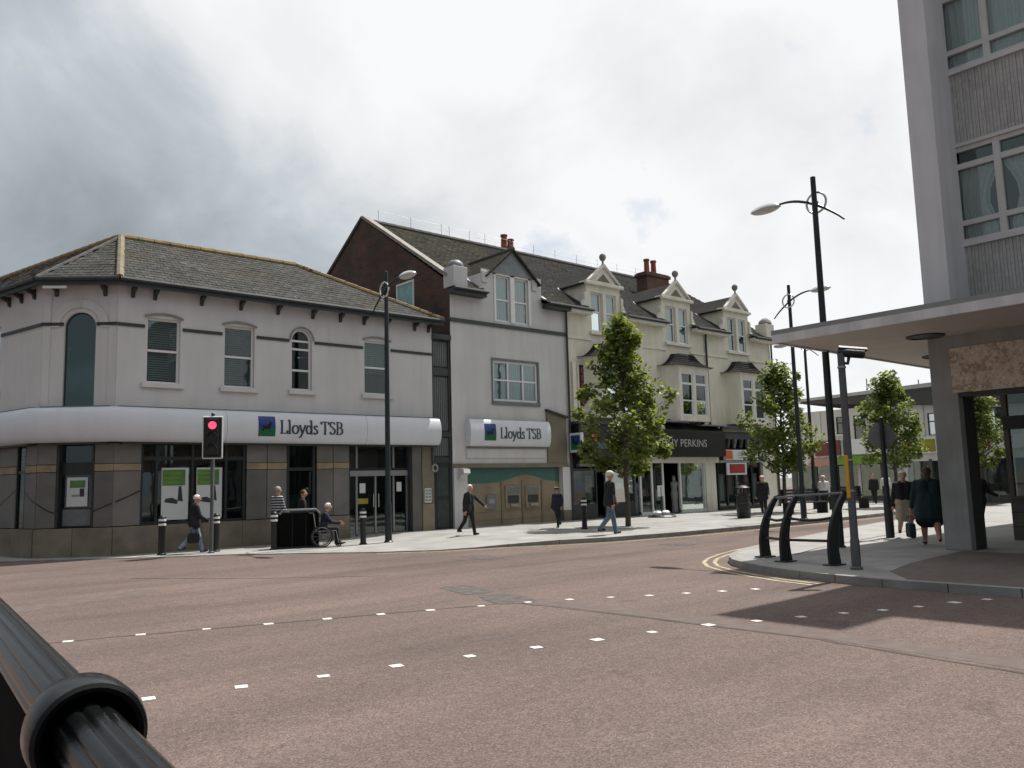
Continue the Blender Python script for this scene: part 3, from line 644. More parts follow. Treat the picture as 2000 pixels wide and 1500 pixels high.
# ------------------------------------------------------------------ corner bank
YF = 24.2
FF = Fr((0, YF), (1, 0), (0, -1))                       # every shop front of the street
FC = Fr((5.05, 25.40), (0.8, -0.6), (-0.6, -0.8))   # chamfered corner
LD = Vector((-0.235, 0.972)).normalized(); LL = 14.0
LEFT0 = Vector((5.05, 25.40)) + LD * LL
FL = Fr((LEFT0.x, LEFT0.y), (-LD.x, -LD.y), (-LD.y, LD.x))  # side street front
CW = 2.0
def bank():
    B = thing('bank_building', 'white rendered two-storey corner bank with slate roof and curved white fascia', 'building', (11, 26, 0))
    # upper walls
    W4 = [(7.42, 8.36, 4.75, 6.62), (9.65, 10.60, 4.75, 6.62), (14.47, 15.45, 4.78, 6.62)]
    mb = MB(FF); mb.wall(6.65, 17.25, 3.9, 7.5, W4 + [(11.83, 12.53, 4.78, 6.75)], 0.2)
    w = mb.build('wall', 'render_white', B)
    # arched head of the narrow window: opening above the springing is cut with spandrels
    def arch_wall(fr, c, r, zs, zt, a0, a1, mat, parent, depth=0.2, n=14):
        m_ = MB(fr); A = [(c - r * math.cos(math.pi * k / n), zs + r * math.sin(math.pi * k / n)) for k in range(n + 1)]
        for p, q in zip(A, A[1:]):
            m_.quad((p[0], 0.003, p[1]), (q[0], 0.003, q[1]), (q[0], 0.003, zt), (p[0], 0.003, zt))
            m_.quad((p[0], 0.003, p[1]), (p[0], -depth, p[1]), (q[0], -depth, q[1]), (q[0], 0.003, q[1]))
        return m_
    MB(FC).wall(0, CW, 3.9, 7.5, [(0.58, 1.42, 4.02, 6.68)], 0.2).build('wall', 'render_white', B)
    mb = arch_wall(FC, 1.0, 0.42, 6.26, 6.69, 0.58, 1.42, 'render_white', B); mb.build('arch_spandrel', 'render_white', B)
    MB(FL).wall(0, LL, 3.9, 7.5, [(LL - 3.4, LL - 2.5, 4.75, 6.62)], 0.2).build('wall', 'render_white', B)
    sash(B, FL, LL - 3.4, LL - 2.5, 4.75, 6.62, rail=5.7, glass='glass')
    # hidden closing walls and floor over the shop
    mb = MB(); mb.quad((17.25, YF, 0), (17.25, 34, 0), (17.25, 34, 7.5), (17.25, YF, 7.5)); mb.quad((17.25, 34, 0), (LEFT0.x, 39, 0), (LEFT0.x, 39, 7.5), (17.25, 34, 7.5)); mb.build('rear_wall', 'render_white', B)
    # tall arched corner window
    mb = MB(FC); n = 14; r = 0.41
    outl = [(0.59, 4.02), (1.41, 4.02)] + [(1.0 + r * math.cos(math.pi * k / n), 6.26 + r * math.sin(math.pi * k / n)) for k in range(n + 1)]
    mb.poly(*[(u, -0.10, z) for u, z in outl]); wn = mb.build('arched_window', 'glass_arch', B)
    mb = MB(FC); rim = [(0.60, 4.04)] + [(1.0 - 0.40 * math.cos(math.pi * k / n), 6.26 + 0.40 * math.sin(math.pi * k / n)) for k in range(n + 1)] + [(1.40, 4.04)]
    for a, b in zip(rim, rim[1:]): mb.tube([(a[0], -0.09, a[1]), (b[0], -0.09, b[1])], 0.018, 6)
    mb.build('window_frame', 'frame_dark', wn)
    MB(FC).box(0.5, 1.5, -0.75, -0.72, 4.0, 6.8).build('room_wall', 'interior', wn)
    mb = MB(FC)
    for k in range(n):   # raised arch moulding
        a, b = math.pi * k / n, math.pi * (k + 1) / n
        P = [(1 - q * math.cos(t), 6.26 + q * math.sin(t)) for q, t in ((0.55, a), (0.78, a), (0.78, b), (0.55, b))]
        I = [mb.pt(u, 0.03, z) for u, z in P]; J = [mb.pt(u, 0.0, z) for u, z in P]; mb.face(I)
        for j in range(4): mb.face((I[j], I[(j + 1) % 4], J[(j + 1) % 4], J[j]))
    mb.box(0.97, 1.03, 0.0, 0.05, 6.80, 7.02); mb.build('arch_moulding', 'render_white', B)
    for u in (0.03, CW - 0.22): MB(FC).box(u, u + 0.19, 0.0, 0.03, 4.02, 7.18).build('pilaster', 'render_white', B)
    # sash windows of the front
    for (a0, a1, z0, z1) in W4:
        sash(B, FF, a0, a1, z0, z1, 0.14, rail=(z0 + z1) / 2, backz=z0 + 0.1 if a0 < 12 else z0 + 0.75)
        mb = MB(FF); n = 8; cx = (a0 + a1) / 2; hw = (a1 - a0) / 2 + 0.06
        for k in range(n):
            x0_, x1_ = cx - hw + 2 * hw * k / n, cx - hw + 2 * hw * (k + 1) / n; h = lambda x: z1 + 0.10 * (1 - ((x - cx) / hw) ** 2)
            mb.quad((x0_, 0.06, h(x0_) + 0.05), (x1_, 0.06, h(x1_) + 0.05), (x1_, 0.06, h(x1_)), (x0_, 0.06, h(x0_)))
            mb.quad((x0_, 0.06, h(x0_)), (x1_, 0.06, h(x1_)), (x1_, 0.0, h(x1_)), (x0_, 0.0, h(x0_))); mb.quad((x0_, 0.06, h(x0_) + 0.05), (x1_, 0.06, h(x1_) + 0.05), (x1_, 0.0, h(x1_) + 0.05), (x0_, 0.0, h(x0_) + 0.05))
        mb.build('hood_mould', 'verge', B)
    # narrow round-headed window
    arch_wall(FF, 12.18, 0.35, 6.40, 6.76, 11.83, 12.53, 'render_white', B).build('arch_spandrel', 'render_white', B)
    W = sash(B, FF, 11.83, 12.53, 4.78, 6.40, 0.14, rail=5.42, trans=(6.10,), back='none', glass='glass_dark')
    mb = MB(FF); n = 12
    P = [(12.18 - 0.34 * math.cos(math.pi * k / n), 6.40 + 0.34 * math.sin(math.pi * k / n)) for k in range(n + 1)]
    mb.poly(*[(u, -0.14, z) for u, z in P]); mb.build('fanlight', 'glass_dark', W); MB(FF).box(11.8, 12.56, -1.05, -1.0, 6.3, 6.8).build('room_wall', 'interior', W)
    for q0, q1, oo, ob, nm in ((0.29, 0.345, -0.11, -0.16, 'fanlight_frame'), (0.38, 0.43, 0.035, 0.0, 'arch_moulding')):
        mb = MB(FF); A = []; 
        for k in range(n + 1):
            a = math.pi * k / n; A.append([mb.pt(12.18 - q * math.cos(a), o_, 6.40 + q * math.sin(a)) for q, o_ in ((q0, ob), (q0, oo), (q1, oo), (q1, ob))])
        for p, q in zip(A, A[1:]):
            for j in range(4): mb.face((p[j], p[(j + 1) % 4], q[(j + 1) % 4], q[j]))
        mb.build(nm, 'white_gloss' if oo < 0 else 'verge', W)
    # string course, interrupted by the windows
    segs = [(6.65, 7.36), (8.42, 9.59), (10.66, 11.74), (12.62, 14.41), (15.51, 17.25)]
    for a, b in segs: MB(FF).box(a, b, 0.0, 0.035, 6.30, 6.39).build('string_course', 'dark_trim', B)
    for a, b in ((0, 0.22), (1.78, CW)): MB(FC).box(a, b, 0.031, 0.055, 6.30, 6.39).build('string_course', 'dark_trim', B)
    MB(FC).box(0.22, 0.56, 0.0, 0.035, 6.30, 6.39).build('string_course', 'dark_trim', B); MB(FC).box(1.44, 1.78, 0.0, 0.035, 6.30, 6.39).build('string_course', 'dark_trim', B)
    MB(FL).box(0, LL - 3.45, 0.0, 0.035, 6.30, 6.39).build('string_course', 'dark_trim', B); MB(FL).box(LL - 2.45, LL, 0.0, 0.035, 6.30, 6.39).build('string_course', 'dark_trim', B)
    # eaves: board, brackets, roof
    ov = 0.42; P0 = Vector((6.55, YF - ov)); P1 = Vector((17.5, YF - ov)); PL = Vector((4.78, 25.10)); PF = PL + LD * LL; ze = 7.56
    R0 = Vector((7.33, 26.6, 9.52)); R1 = Vector((13.1, 26.6, 9.52)); R2 = R0 + Vector((LD.x, LD.y, 0)) * LL
    v3 = lambda p, z=ze: (p.x, p.y, z)
    ro = MB(); ro.face([ro.pt(*v3(p)) for p in (P0, P1)] + [ro.pt(17.5, 29.5, ze), ro.pt(17.4, 34, ze), ro.pt(LEFT0.x, 39, ze), ro.pt(*v3(PF)), ro.pt(*v3(PL))]); roof = ro.build('roof', 'dark_trim', B)
    fill_slates('slates', 'slate_bank', roof, [v3(P0), v3(P1), R1, R0], seed=2)
    fill_slates('slates', 'slate_bank', roof, [v3(PL), v3(P0), R0], seed=3)
    fill_slates('slates', 'slate_bank', roof, [v3(PF), v3(PL), R0, R2], seed=4)
    fill_slates('slates', 'slate_bank', roof, [v3(P1), (17.5, 29.5, ze), R1], seed=5)
    mb = MB(); mb.face([mb.pt(*R1), mb.pt(17.5, 29.5, ze), mb.pt(17.4, 34, ze), mb.pt(LEFT0.x + 6, 39, ze), mb.pt(*R2), mb.pt(*R0)]); mb.build('rear_slope', 'slate_bank', roof)
    ridge_caps('ridge_tiles', 'ridge_tile', roof, R0, R1); ridge_caps('ridge_tiles', 'ridge_tile', roof, R0, R2)
    ridge_caps('hip_tiles', 'hip_tile', roof, Vector(v3(P0)), R0, 0.10); ridge_caps('hip_tiles', 'ridge_tile', roof, R1, Vector(v3(P1)), 0.10); ridge_caps('hip_tiles', 'ridge_dark', roof, Vector(v3(PL)), R0, 0.07)
    for a, b in ((P0, P1), (PL, P0), (PF, PL)):
        d = (b - a).normalized(); n_ = Vector((d.y, -d.x)); mb = MB()
        pa, pb = a - n_ * 0.02, b - n_ * 0.02
        for z0, z1, oo, ii in ((7.36, 7.55, 0.0, 0.03),):
            c = [pa + n_ * oo, pb + n_ * oo, pb - n_ * ii, pa - n_ * ii]
            I = [mb.pt(p.x, p.y, z0) for p in c]; J = [mb.pt(p.x, p.y, z1) for p in c]; mb.face(I[::-1]); mb.face(J)
            for k in range(4): mb.face((I[k], I[(k + 1) % 4], J[(k + 1) % 4], J[k]))
        mb.build('fascia_board', 'green_grey_trim', roof)
        gutter('gutter', 'dark_trim', roof, (a.x + n_.x * 0.05, a.y + n_.y * 0.05, 7.53), (b.x + n_.x * 0.05, b.y + n_.y * 0.05, 7.53), 0.06)
    def bracket(fr, u): MB(fr).prism([(0.0, 7.12), (0.06, 7.14), (0.09, 7.25), (0.28, 7.33), (0.28, 7.40), (0.0, 7.40)], u - 0.045, u + 0.045, 'u').build('eaves_bracket', 'dark_trim', B)
    for u in (7.02, 7.62, 8.95, 10.15, 11.35, 12.55, 13.55, 14.45, 15.35, 16.5, 17.1): bracket(FF, u)
    for u in (0.35, 1.65): bracket(FC, u)
    for u in (0.5, 1.25, 2.0, 2.9, 4.1, 5.3, 6.5): bracket(FL, LL - u)
    MB(FC).box(0.12, 0.75, 0.30, 0.36, 7.28, 7.35).build('floodlight', 'white_gloss', B)
    # curved fascia sign running round the corner
    def prof(t): # t 0 bottom .. 1 top -> (o, z)
        a = math.pi * (t - 0.5); return 0.20 + 0.26 * math.cos(a * 0.86), 3.07 + 0.95 * (0.5 + 0.5 * math.sin(a * 0.98) / math.sin(math.pi / 2 * 0.98))
    Nn = 14
    def fpoint(fr, u, t, e=0.0):
        o, z = prof(t); return fr(u, o + e, z)
    def joint(fa, ua, fb, ub, o): # mitre at a corner: average direction
        n_ = (fa.N + fb.N).normalized(); k = o / n_.dot(fa.N); return fa(ua, 0, 0) + n_ * k
    mb = MB(); secs = []
    def sec(fn): secs.append([mb.pt(*fn(k / Nn)) for k in range(Nn + 1)])
    def S_end(fr, u): return lambda t: fr(u, prof(t)[0], prof(t)[1])
    def S_mit(fa, ua, fb, ub): return lambda t: joint(fa, ua, fb, ub, prof(t)[0]) + Vector((0, 0, prof(t)[1]))
    sec(S_end(FL, 0.0)); sec(S_end(FL, LL - 0.8))
    sec(S_mit(FL, LL, FC, 0)); sec(S_end(FC, 1.0)); sec(S_mit(FC, CW, FF, 6.65)); 
    for u in (9.0, 11.5, 14.0, 17.3): sec(S_end(FF, u))
    for A, C in zip(secs, secs[1:]):
        for k in range(Nn): mb.face((A[k], C[k], C[k + 1], A[k + 1]))
    for e_, fr, u in ((secs[0], FL, 0.0), (secs[-1], FF, 17.3)):
        a, b = mb.pt(*fr(u, 0, 4.02)), mb.pt(*fr(u, 0, 3.07)); mb.face(list(e_) + [a, b])
    sign = mb.build('fascia_sign', 'sign_white', B, smooth=True)
    for uj in (9.6, 14.3):
        jm = MB(); pp = [[jm.pt(*fpoint(FF, uj + q_, k / Nn, 0.002)) for q_ in (-0.006, 0.006)] for k in range(Nn + 1)]
        for A, C in zip(pp, pp[1:]): jm.face((A[0], A[1], C[1], C[0]))
        jm.build('panel_joint', 'sign_back', sign)
    MB(FF).box(6.8, 17.28, 0.0, 0.24, 3.02, 3.075).build('fascia_soffit', 'dark_trim', B)
    MB(FC).box(0.1, 1.9, 0.0, 0.24, 3.02, 3.075).build('fascia_soffit', 'dark_trim', B)
    MB(FL).box(0, LL - 0.1, 0.0, 0.24, 3.02, 3.075).build('fascia_soffit', 'dark_trim', B)
    MB(FF).box(6.7, 17.28, 0.0, 0.2, 4.02, 4.06).build('flashing', 'lead', B); MB(FC).box(0.1, 1.9, 0.0, 0.2, 4.02, 4.06).build('flashing', 'lead', B); MB(FL).box(0, LL - 0.1, 0.0, 0.2, 4.02, 4.06).build('flashing', 'lead', B)
    def on_sign(ua, za):
        def f(u, v, e=0.006):
            z = za + v; s_ = max(-1, min(1, (z - 3.545) / 0.475)); a = math.asin(s_ * math.sin(math.pi / 2 * 0.98)) / 0.98
            return FF(ua + u, 0.20 + 0.26 * math.cos(a * 0.86) + e, z)
        return f
    logo(sign, on_sign(10.55, 3.27), 0.54)
    lettering('Lloyds TSB', on_sign(11.24, 3.36), 2.18, 0.40, 'letter_navy', sign)
    # ground floor: dark stone panels, brown band, brown plinth
    GF = [(6.655, 7.36), (10.40, 11.03), (11.05, 11.68), (12.72, 13.28), (13.30, 13.87)]
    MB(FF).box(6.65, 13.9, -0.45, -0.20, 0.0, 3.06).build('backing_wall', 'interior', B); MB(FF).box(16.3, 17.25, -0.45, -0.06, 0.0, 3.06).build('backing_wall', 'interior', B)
    def panels(fr, a, b, lower='stone_dark'):
        MB(fr).box(a, b, -0.10, 0.0, 0.80, 2.28).build('panel', lower, B, bevel=0.006)
        MB(fr).box(a, b, -0.10, 0.012, 2.295, 2.485).build('panel', 'stone_band', B, bevel=0.006)
        MB(fr).box(a, b, -0.10, 0.0, 2.50, 3.05).build('panel', 'stone_dark2', B, bevel=0.006)
    for k, (a, b) in enumerate(GF): panels(FF, a, b, 'stone_dark' if k % 2 else 'stone_dark2')
    MB(FF).box(16.36, 16.74, -0.06, 0.0, 0.0, 3.05).build('panel', 'stone_dark', B, bevel=0.006)
    MB(FF).box(16.76, 17.25, -0.06, 0.02, 1.05, 3.05).build('panel', 'olive_tan', B, bevel=0.006); MB(FF).box(16.76, 17.25, -0.06, 0.03, 0.0, 1.04).build('panel', 'tan_stone', B, bevel=0.006)
    MB(FF).box(16.84, 17.12, 0.02, 0.035, 1.02 + 0.06, 1.58).build('notice', 'poster_white', B)
    for u in range(2):
        for k in range(4): MB(FF).box(16.87 + u * 0.125, 16.97 + u * 0.125, 0.035, 0.038, 1.13 + k * 0.11, 1.2 + k * 0.11).build('notice_print', 'sign_back', B)
    mb = MB(); mb.ring(FF(17.22, 0.14, 2.28), (1, 0.2, 0), (0, 0, 1), 0.12, 0.035, 20, 6); mb.build('alarm_ring', 'metal_grey', B, smooth=True)
    for k in range(6):
        a, b = 6.66 + k * 1.2, 6.66 + (k + 1) * 1.2 - 0.008
        MB(FF).box(a, min(b, 13.87), -0.10, 0.06, 0.0, 0.78).build('plinth_block', 'stone_plinth', B, bevel=0.008)
    for a, b in ((0.004, 0.5), (1.5, 1.995)): panels(FC, a, b)
    MB(FC).box(0.0, CW, -0.6, -0.45, 0.0, 3.06).build('backing_wall', 'interior', B)
    for a, b in ((-0.01, 0.99), (1.0, 2.028)): MB(FC).box(a, b, -0.10, 0.06, 0.0, 0.78).build('plinth_block', 'stone_plinth', B, bevel=0.008)
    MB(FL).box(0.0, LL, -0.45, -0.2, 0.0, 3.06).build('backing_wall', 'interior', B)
    u = LL - 0.02
    while u > 1.5:
        panels(FL, u - 0.62, u); panels(FL, u - 2.2, u - 1.16)
        wd = MB(FL); wd.box(u - 1.14, u - 1.10, -0.1, 0.0, 0.8, 3.05); wd.box(u - 0.66, u - 0.63, -0.1, 0.0, 0.8, 3.05); wd.box(u - 1.10, u - 0.66, -0.1, -0.02, 2.28, 2.36); wd = wd.build('window', 'frame_dark', B)
        MB(FL).quad((u - 1.10, -0.05, 0.8), (u - 0.66, -0.05, 0.8), (u - 0.66, -0.05, 3.05), (u - 1.10, -0.05, 3.05)).build('pane', 'glass_dark', wd)
        MB(FL).box(u - 1.09, u - 0.67, -0.10, -0.08, 0.95, 2.0).build('poster', 'poster_aqua', wd); MB(FL).box(u - 1.09, u - 0.67, -0.08, -0.075, 1.75, 2.0).build('poster_print', 'poster_green', wd)
        MB(FL).box(u - 1.09, u - 0.67, -0.10, -0.08, 2.5, 2.95).build('poster', 'poster_white', wd)
        for k in range(4): MB(FL).box(u - 1.05, u - 0.74, -0.08, -0.076, 2.55 + k * 0.1, 2.59 + k * 0.1).build('poster_print', 'sign_back', wd)
        u -= 2.22
    for k in range(11): MB(FL).box(LL - 0.02 - (k + 1) * 1.25 + 0.012, LL - 0.02 - k * 1.25, -0.10, 0.06, 0.0, 0.78).build('plinth_block', 'stone_plinth', B, bevel=0.008)
    # dark swept strips laid over the stone panels
    def swept_strip(fr, pts):
        mb = MB(fr)
        for a, b in zip(pts, pts[1:]): mb.quad((a[0], 0.004, a[1] - 0.025), (b[0], 0.004, b[1] - 0.025), (b[0], 0.004, b[1] + 0.025), (a[0], 0.004, a[1] + 0.025))
        mb.build('swept_line', 'frame_dark', B)
    swept_strip(FC, [(0.02, 1.46), (0.18, 1.34), (0.34, 1.25), (0.5, 1.19)]); swept_strip(FC, [(1.5, 1.22), (1.7, 1.30), (1.98, 1.42)]); swept_strip(FF, [(6.72, 1.45), (7.0, 1.57), (7.36, 1.74)])
    swept_strip(FL, [(LL - 0.64, 1.80), (LL - 0.45, 1.66), (LL - 0.25, 1.55), (LL - 0.02, 1.47)]); swept_strip(FL, [(LL - 2.2, 1.40), (LL - 1.7, 1.6), (LL - 1.18, 1.84)])
    # corner niche with a poster
    wd = MB(FC); wd.box(0.51, 0.57, -0.3, 0.0, 0.8, 3.05); wd.box(1.43, 1.49, -0.3, 0.0, 0.8, 3.05); wd.box(0.57, 1.43, -0.3, -0.18, 2.20, 2.55); wd.box(0.57, 1.43, -0.3, -0.22, 0.8, 1.32); wd = wd.build('window', 'frame_dark', B)
    MB(FC).quad((0.57, -0.2, 1.32), (1.43, -0.2, 1.32), (1.43, -0.2, 2.2), (0.57, -0.2, 2.2)).build('pane', 'glass_dark', wd); MB(FC).quad((0.57, -0.2, 2.55), (1.43, -0.2, 2.55), (1.43, -0.2, 3.05), (0.57, -0.2, 3.05)).build('pane', 'glass_dark', wd)
    MB(FC).box(0.72, 1.27, -0.19, -0.17, 1.36, 2.14).build('poster', 'poster_white', wd); MB(FC).box(0.80, 1.20, -0.17, -0.166, 1.86, 2.06).build('poster_print', 'poster_green', wd); MB(FC).box(1.06, 1.18, -0.17, -0.166, 1.62, 1.84).build('poster_print', 'poster_dark', wd); MB(FC).box(0.85, 1.05, -0.17, -0.166, 1.62, 1.68).build('poster_print', 'sign_back', wd)
    MB(FC).box(0.62, 1.40, -0.22, -0.20, 0.84, 1.28).build('grey_panel', 'pole_grey', wd)
    # shopfront glazing with two posters
    wd = MB(FF)
    for u in (7.39, 7.80, 8.80, 9.78, 10.33): wd.box(u - 0.035, u + 0.035, -0.16, -0.03, 0.8, 3.05)
    wd.box(7.36, 10.37, -0.15, -0.04, 2.58, 2.68); wd.box(7.36, 10.37, -0.15, -0.02, 0.78, 0.86); wd = wd.build('window', 'frame_dark', B)
    us = (7.39, 7.80, 8.80, 9.78, 10.33)
    for a, b in zip(us, us[1:]):
        for z0, z1 in ((0.86, 2.58), (2.68, 3.05)): MB(FF).quad((a, -0.10, z0), (b, -0.10, z0), (b, -0.10, z1), (a, -0.10, z1)).build('pane', 'glass_dark', wd)
    for a, b in ((7.95, 8.70), (8.93, 9.68)):
        MB(FF).box(a, b, -0.095, -0.085, 0.90, 2.36).build('poster', 'poster_white', wd)
        MB(FF).box(a + 0.02, b - 0.09, -0.085, -0.081, 1.86, 2.31).build('poster_print', 'poster_green', wd)
        for k in range(3): MB(FF).box(a + 0.06, b - 0.22, -0.081, -0.077, 1.92 + k * 0.13, 1.97 + k * 0.13).build('poster_print', 'lime', wd)
        mb = MB(FF); mb.poly((a + 0.45, -0.081, 1.44), (a + 0.60, -0.081, 1.40), (a + 0.55, -0.081, 1.84), (a + 0.48, -0.081, 1.84)); mb.poly((a + 0.08, -0.081, 1.40), (a + 0.44, -0.081, 1.34), (a + 0.46, -0.081, 1.44), (a + 0.30, -0.081, 1.52), (a + 0.12, -0.081, 1.50)); mb.build('poster_print', 'poster_dark', wd)
    # single window
    wd = MB(FF)
    for u in (11.74, 12.62): wd.box(u - 0.04, u + 0.04, -0.16, -0.02, 0.8, 3.05)
    wd.box(11.78, 12.58, -0.14, -0.04, 2.24, 2.34); wd.box(11.70, 12.66, -0.15, 0.0, 0.78, 0.84); wd = wd.build('window', 'frame_dark', B)
    for z0, z1 in ((0.84, 2.24), (2.34, 3.05)): MB(FF).quad((11.78, -0.09, z0), (12.58, -0.09, z0), (12.58, -0.09, z1), (11.78, -0.09, z1)).build('pane', 'glass_dark', wd)
    MB(FF).box(11.80, 12.56, -0.17, -0.15, 0.84, 1.5).build('poster', 'teal_panel', wd)
    MB(FF).box(12.5, 12.56, -0.16, -0.12, 1.5, 2.2).build('poster', 'poster_white', wd)
    # recessed entrance
    R_ = -0.25
    MB(FF).box(13.9, 16.3, -2.2, -2.15, 0, 3.06).build('lobby_wall', 'interior_shop', B); MB(FF).box(13.9, 13.96, -2.2, -0.1, 0, 3.06).build('lobby_wall', 'interior', B); MB(FF).box(16.28, 16.34, -2.2, -0.1, 0, 3.06).build('lobby_wall', 'interior', B)
    d = MB(FF)
    for u in (13.98, 14.28, 15.0, 15.72, 16.26): d.box(u - 0.03, u + 0.03, R_ - 0.04, R_ + 0.04, 0.03, 2.04)
    d.box(13.93, 16.32, R_ - 0.05, R_ + 0.08, 2.04, 2.22); d.box(13.95, 16.29, R_ - 0.04, R_ + 0.04, 0.03, 0.13); d.box(14.26, 14.32, R_ - 0.03, R_ + 0.03, 2.22, 3.05); d.box(15.70, 15.76, R_ - 0.03, R_ + 0.03, 2.22, 3.05)
    d = d.build('entrance_door', 'metal_grey', B)
    MB(FF).box(13.95, 16.3, R_ - 0.04, R_ + 0.03, 2.222, 2.30).build('dark_header', 'frame_dark', d)
    us = (13.98, 14.28, 15.0, 15.72, 16.26)
    for a, b in zip(us, us[1:]): MB(FF).quad((a, R_, 0.13), (b, R_, 0.13), (b, R_, 2.04), (a, R_, 2.04)).build('pane', 'glass_dark', d)
    MB(FF).quad((13.95, R_, 2.3), (16.3, R_, 2.3), (16.3, R_, 3.06), (13.95, R_, 3.06)).build('pane', 'glass', d)
    MB(FF).box(14.40, 14.62, R_ + 0.01, R_ + 0.016, 1.48, 1.80).build('notice', 'poster_white', d); MB(FF).box(15.85, 16.05, R_ + 0.01, R_ + 0.016, 1.5, 1.82).build('notice', 'poster_white', d)
    MB(FF).box(14.33, 14.72, R_ + 0.01, R_ + 0.016, 1.12, 1.30).build('door_sticker', 'yellow_green', d)
    for u in (14.90, 15.10): MB(FF).tube([(u, R_ + 0.07, 1.0), (u, R_ + 0.07, 1.45)], 0.018, 8).build('door_handle', 'chrome', d)
    MB(FF).tube([(17.17, 0.06, 3.0), (17.17, 0.06, 2.4)], 0.03, 8).build('downpipe', 'dark_trim', B)
    return B
bank()

# ------------------------------------------------------------------ narrow link between bank and house
def link():
    B = thing('link_block', 'narrow recessed grey metal-clad strip between the bank and the grey house', 'building', (17.7, 25, 0))
    o = -0.10
    MB(FF).box(17.27, 18.08, o - 0.3, o, 0.0, 7.0).build('wall', 'green_grey_trim', B)
    for k in range(9):
        u = 17.34 + k * 0.082
        MB(FF).box(u, u + 0.058, o, o + 0.03, 3.62, 5.55).build('cladding_rib', 'cladding', B); MB(FF).box(u, u + 0.058, o, o + 0.03, 5.95, 6.85).build('cladding_rib', 'cladding', B); MB(FF).box(u, u + 0.058, o, o + 0.03, 2.72, 3.36).build('cladding_rib', 'cladding', B)
    MB(FF).box(17.27, 18.08, o, o + 0.07, 5.62, 5.88).build('crossbar', 'green_grey_trim', B); MB(FF).box(17.27, 18.08, o, o + 0.09, 3.40, 3.58).build('crossbar', 'dark_trim', B)
    MB(FF).box(17.26, 18.09, o - 0.3, o + 0.16, 6.93, 7.12).build('parapet_cap', 'green_grey_trim', B)
    for u in (17.29, 18.02): MB(FF).tube([(u, o + 0.06, 0.05), (u, o + 0.06, 6.9)], 0.035, 8).build('downpipe', 'dark_trim', B)
    d = MB(FF).box(17.33, 18.02, o, o + 0.05, 0.05, 2.45).build('door', 'frame_dark', B)
    MB(FF).box(17.42, 17.92, o + 0.05, o + 0.06, 1.3, 2.3).build('door_panel', 'dark_trim', d); MB(FF).box(17.42, 17.92, o + 0.05, o + 0.06, 0.2, 1.15).build('door_panel', 'dark_trim', d)
    MB(FF).box(17.27, 18.08, o, o + 0.06, 2.46, 2.66).build('door_head', 'dark_trim', B)
link()

# ------------------------------------------------------------------ terrace of houses
ZE, YE, SL, YR = 8.87, 23.80, 0.645, 30.36
ZR = ZE + (YR - YE) * SL
def main_roof(B, x0, x1, mat, seed, cap, d0, d1, zd, w=0.28):
    """front slope in three pieces: full height either side of the wall dormer (d0..d1), and above it where its roof dies in"""
    yd = YE + (zd - ZE) * SL ** -1; zz = lambda y: ZE + (y - YE) * SL
    mb = MB(); mb.face([mb.pt(x0, YR, ZR - 0.02), mb.pt(x1, YR, ZR - 0.02), mb.pt(x1, 36.2, 9.4), mb.pt(x0, 36.2, 9.4)])
    roof = mb.build('roof', 'slate_dark', B)
    for k, (a, b, y0_) in enumerate(((x0, d0, YE), (d0, d1, yd), (d1, x1, YE))):
        fill_slates('slates', mat, roof, [(a, y0_, zz(y0_)), (b, y0_, zz(y0_)), (b, YR, ZR), (a, YR, ZR)], seed=seed + 50 * k, w=w)
    for xa, s_ in ((d0, -1), (d1, 1)):
        mb = MB(); P = [(xa, YE + 0.25), (xa + s_ * 0.16, YE + 0.25), (xa + s_ * 0.20, yd), (xa, yd + 0.2)]
        mb.face([mb.pt(x_, y_, zz(y_) + 0.03) for x_, y_ in P]); mb.build('lead_flashing', 'lead_glint', roof)
    ridge_caps('ridge_tiles', cap, roof, (x0, YR, ZR + 0.02), (x1, YR, ZR + 0.02), 0.12)
    return roof
def shell(B, x0, x1, mat):
    mb = MB(); mb.quad((x0, YF, 0), (x0, 36, 0), (x0, 36, 8.9), (x0, YF, 8.9)); mb.quad((x1, YF, 0), (x1, 36, 0), (x1, 36, 8.9), (x1, YF, 8.9)); mb.quad((x0, 36, 0), (x1, 36, 0), (x1, 36, 9.4), (x0, 36, 9.4)); mb.build('rear_wall', mat, B)
def eaves(B, roof, a, b, mat='dark_trim', board='dark_trim'):
    MB(FF).box(a, b, 0.02, 0.38, ZE - 0.20, ZE - 0.02).build('eaves_board', board, roof)
    gutter('gutter', mat, roof, (a, YE - 0.04, ZE - 0.02), (b, YE - 0.04, ZE - 0.02), 0.065)
def ridge_wire(B, x0, x1, posts):
    mb = MB()
    for x in posts: mb.tube([(x, YR, ZR), (x, YR, ZR + 0.62)], 0.010, 5)
    for h in (0.58, 0.34): mb.tube([(x0, YR, ZR + h), (x1, YR, ZR + h)], 0.0035, 4)
    mb.build('ridge_wire', 'metal_grey', B)

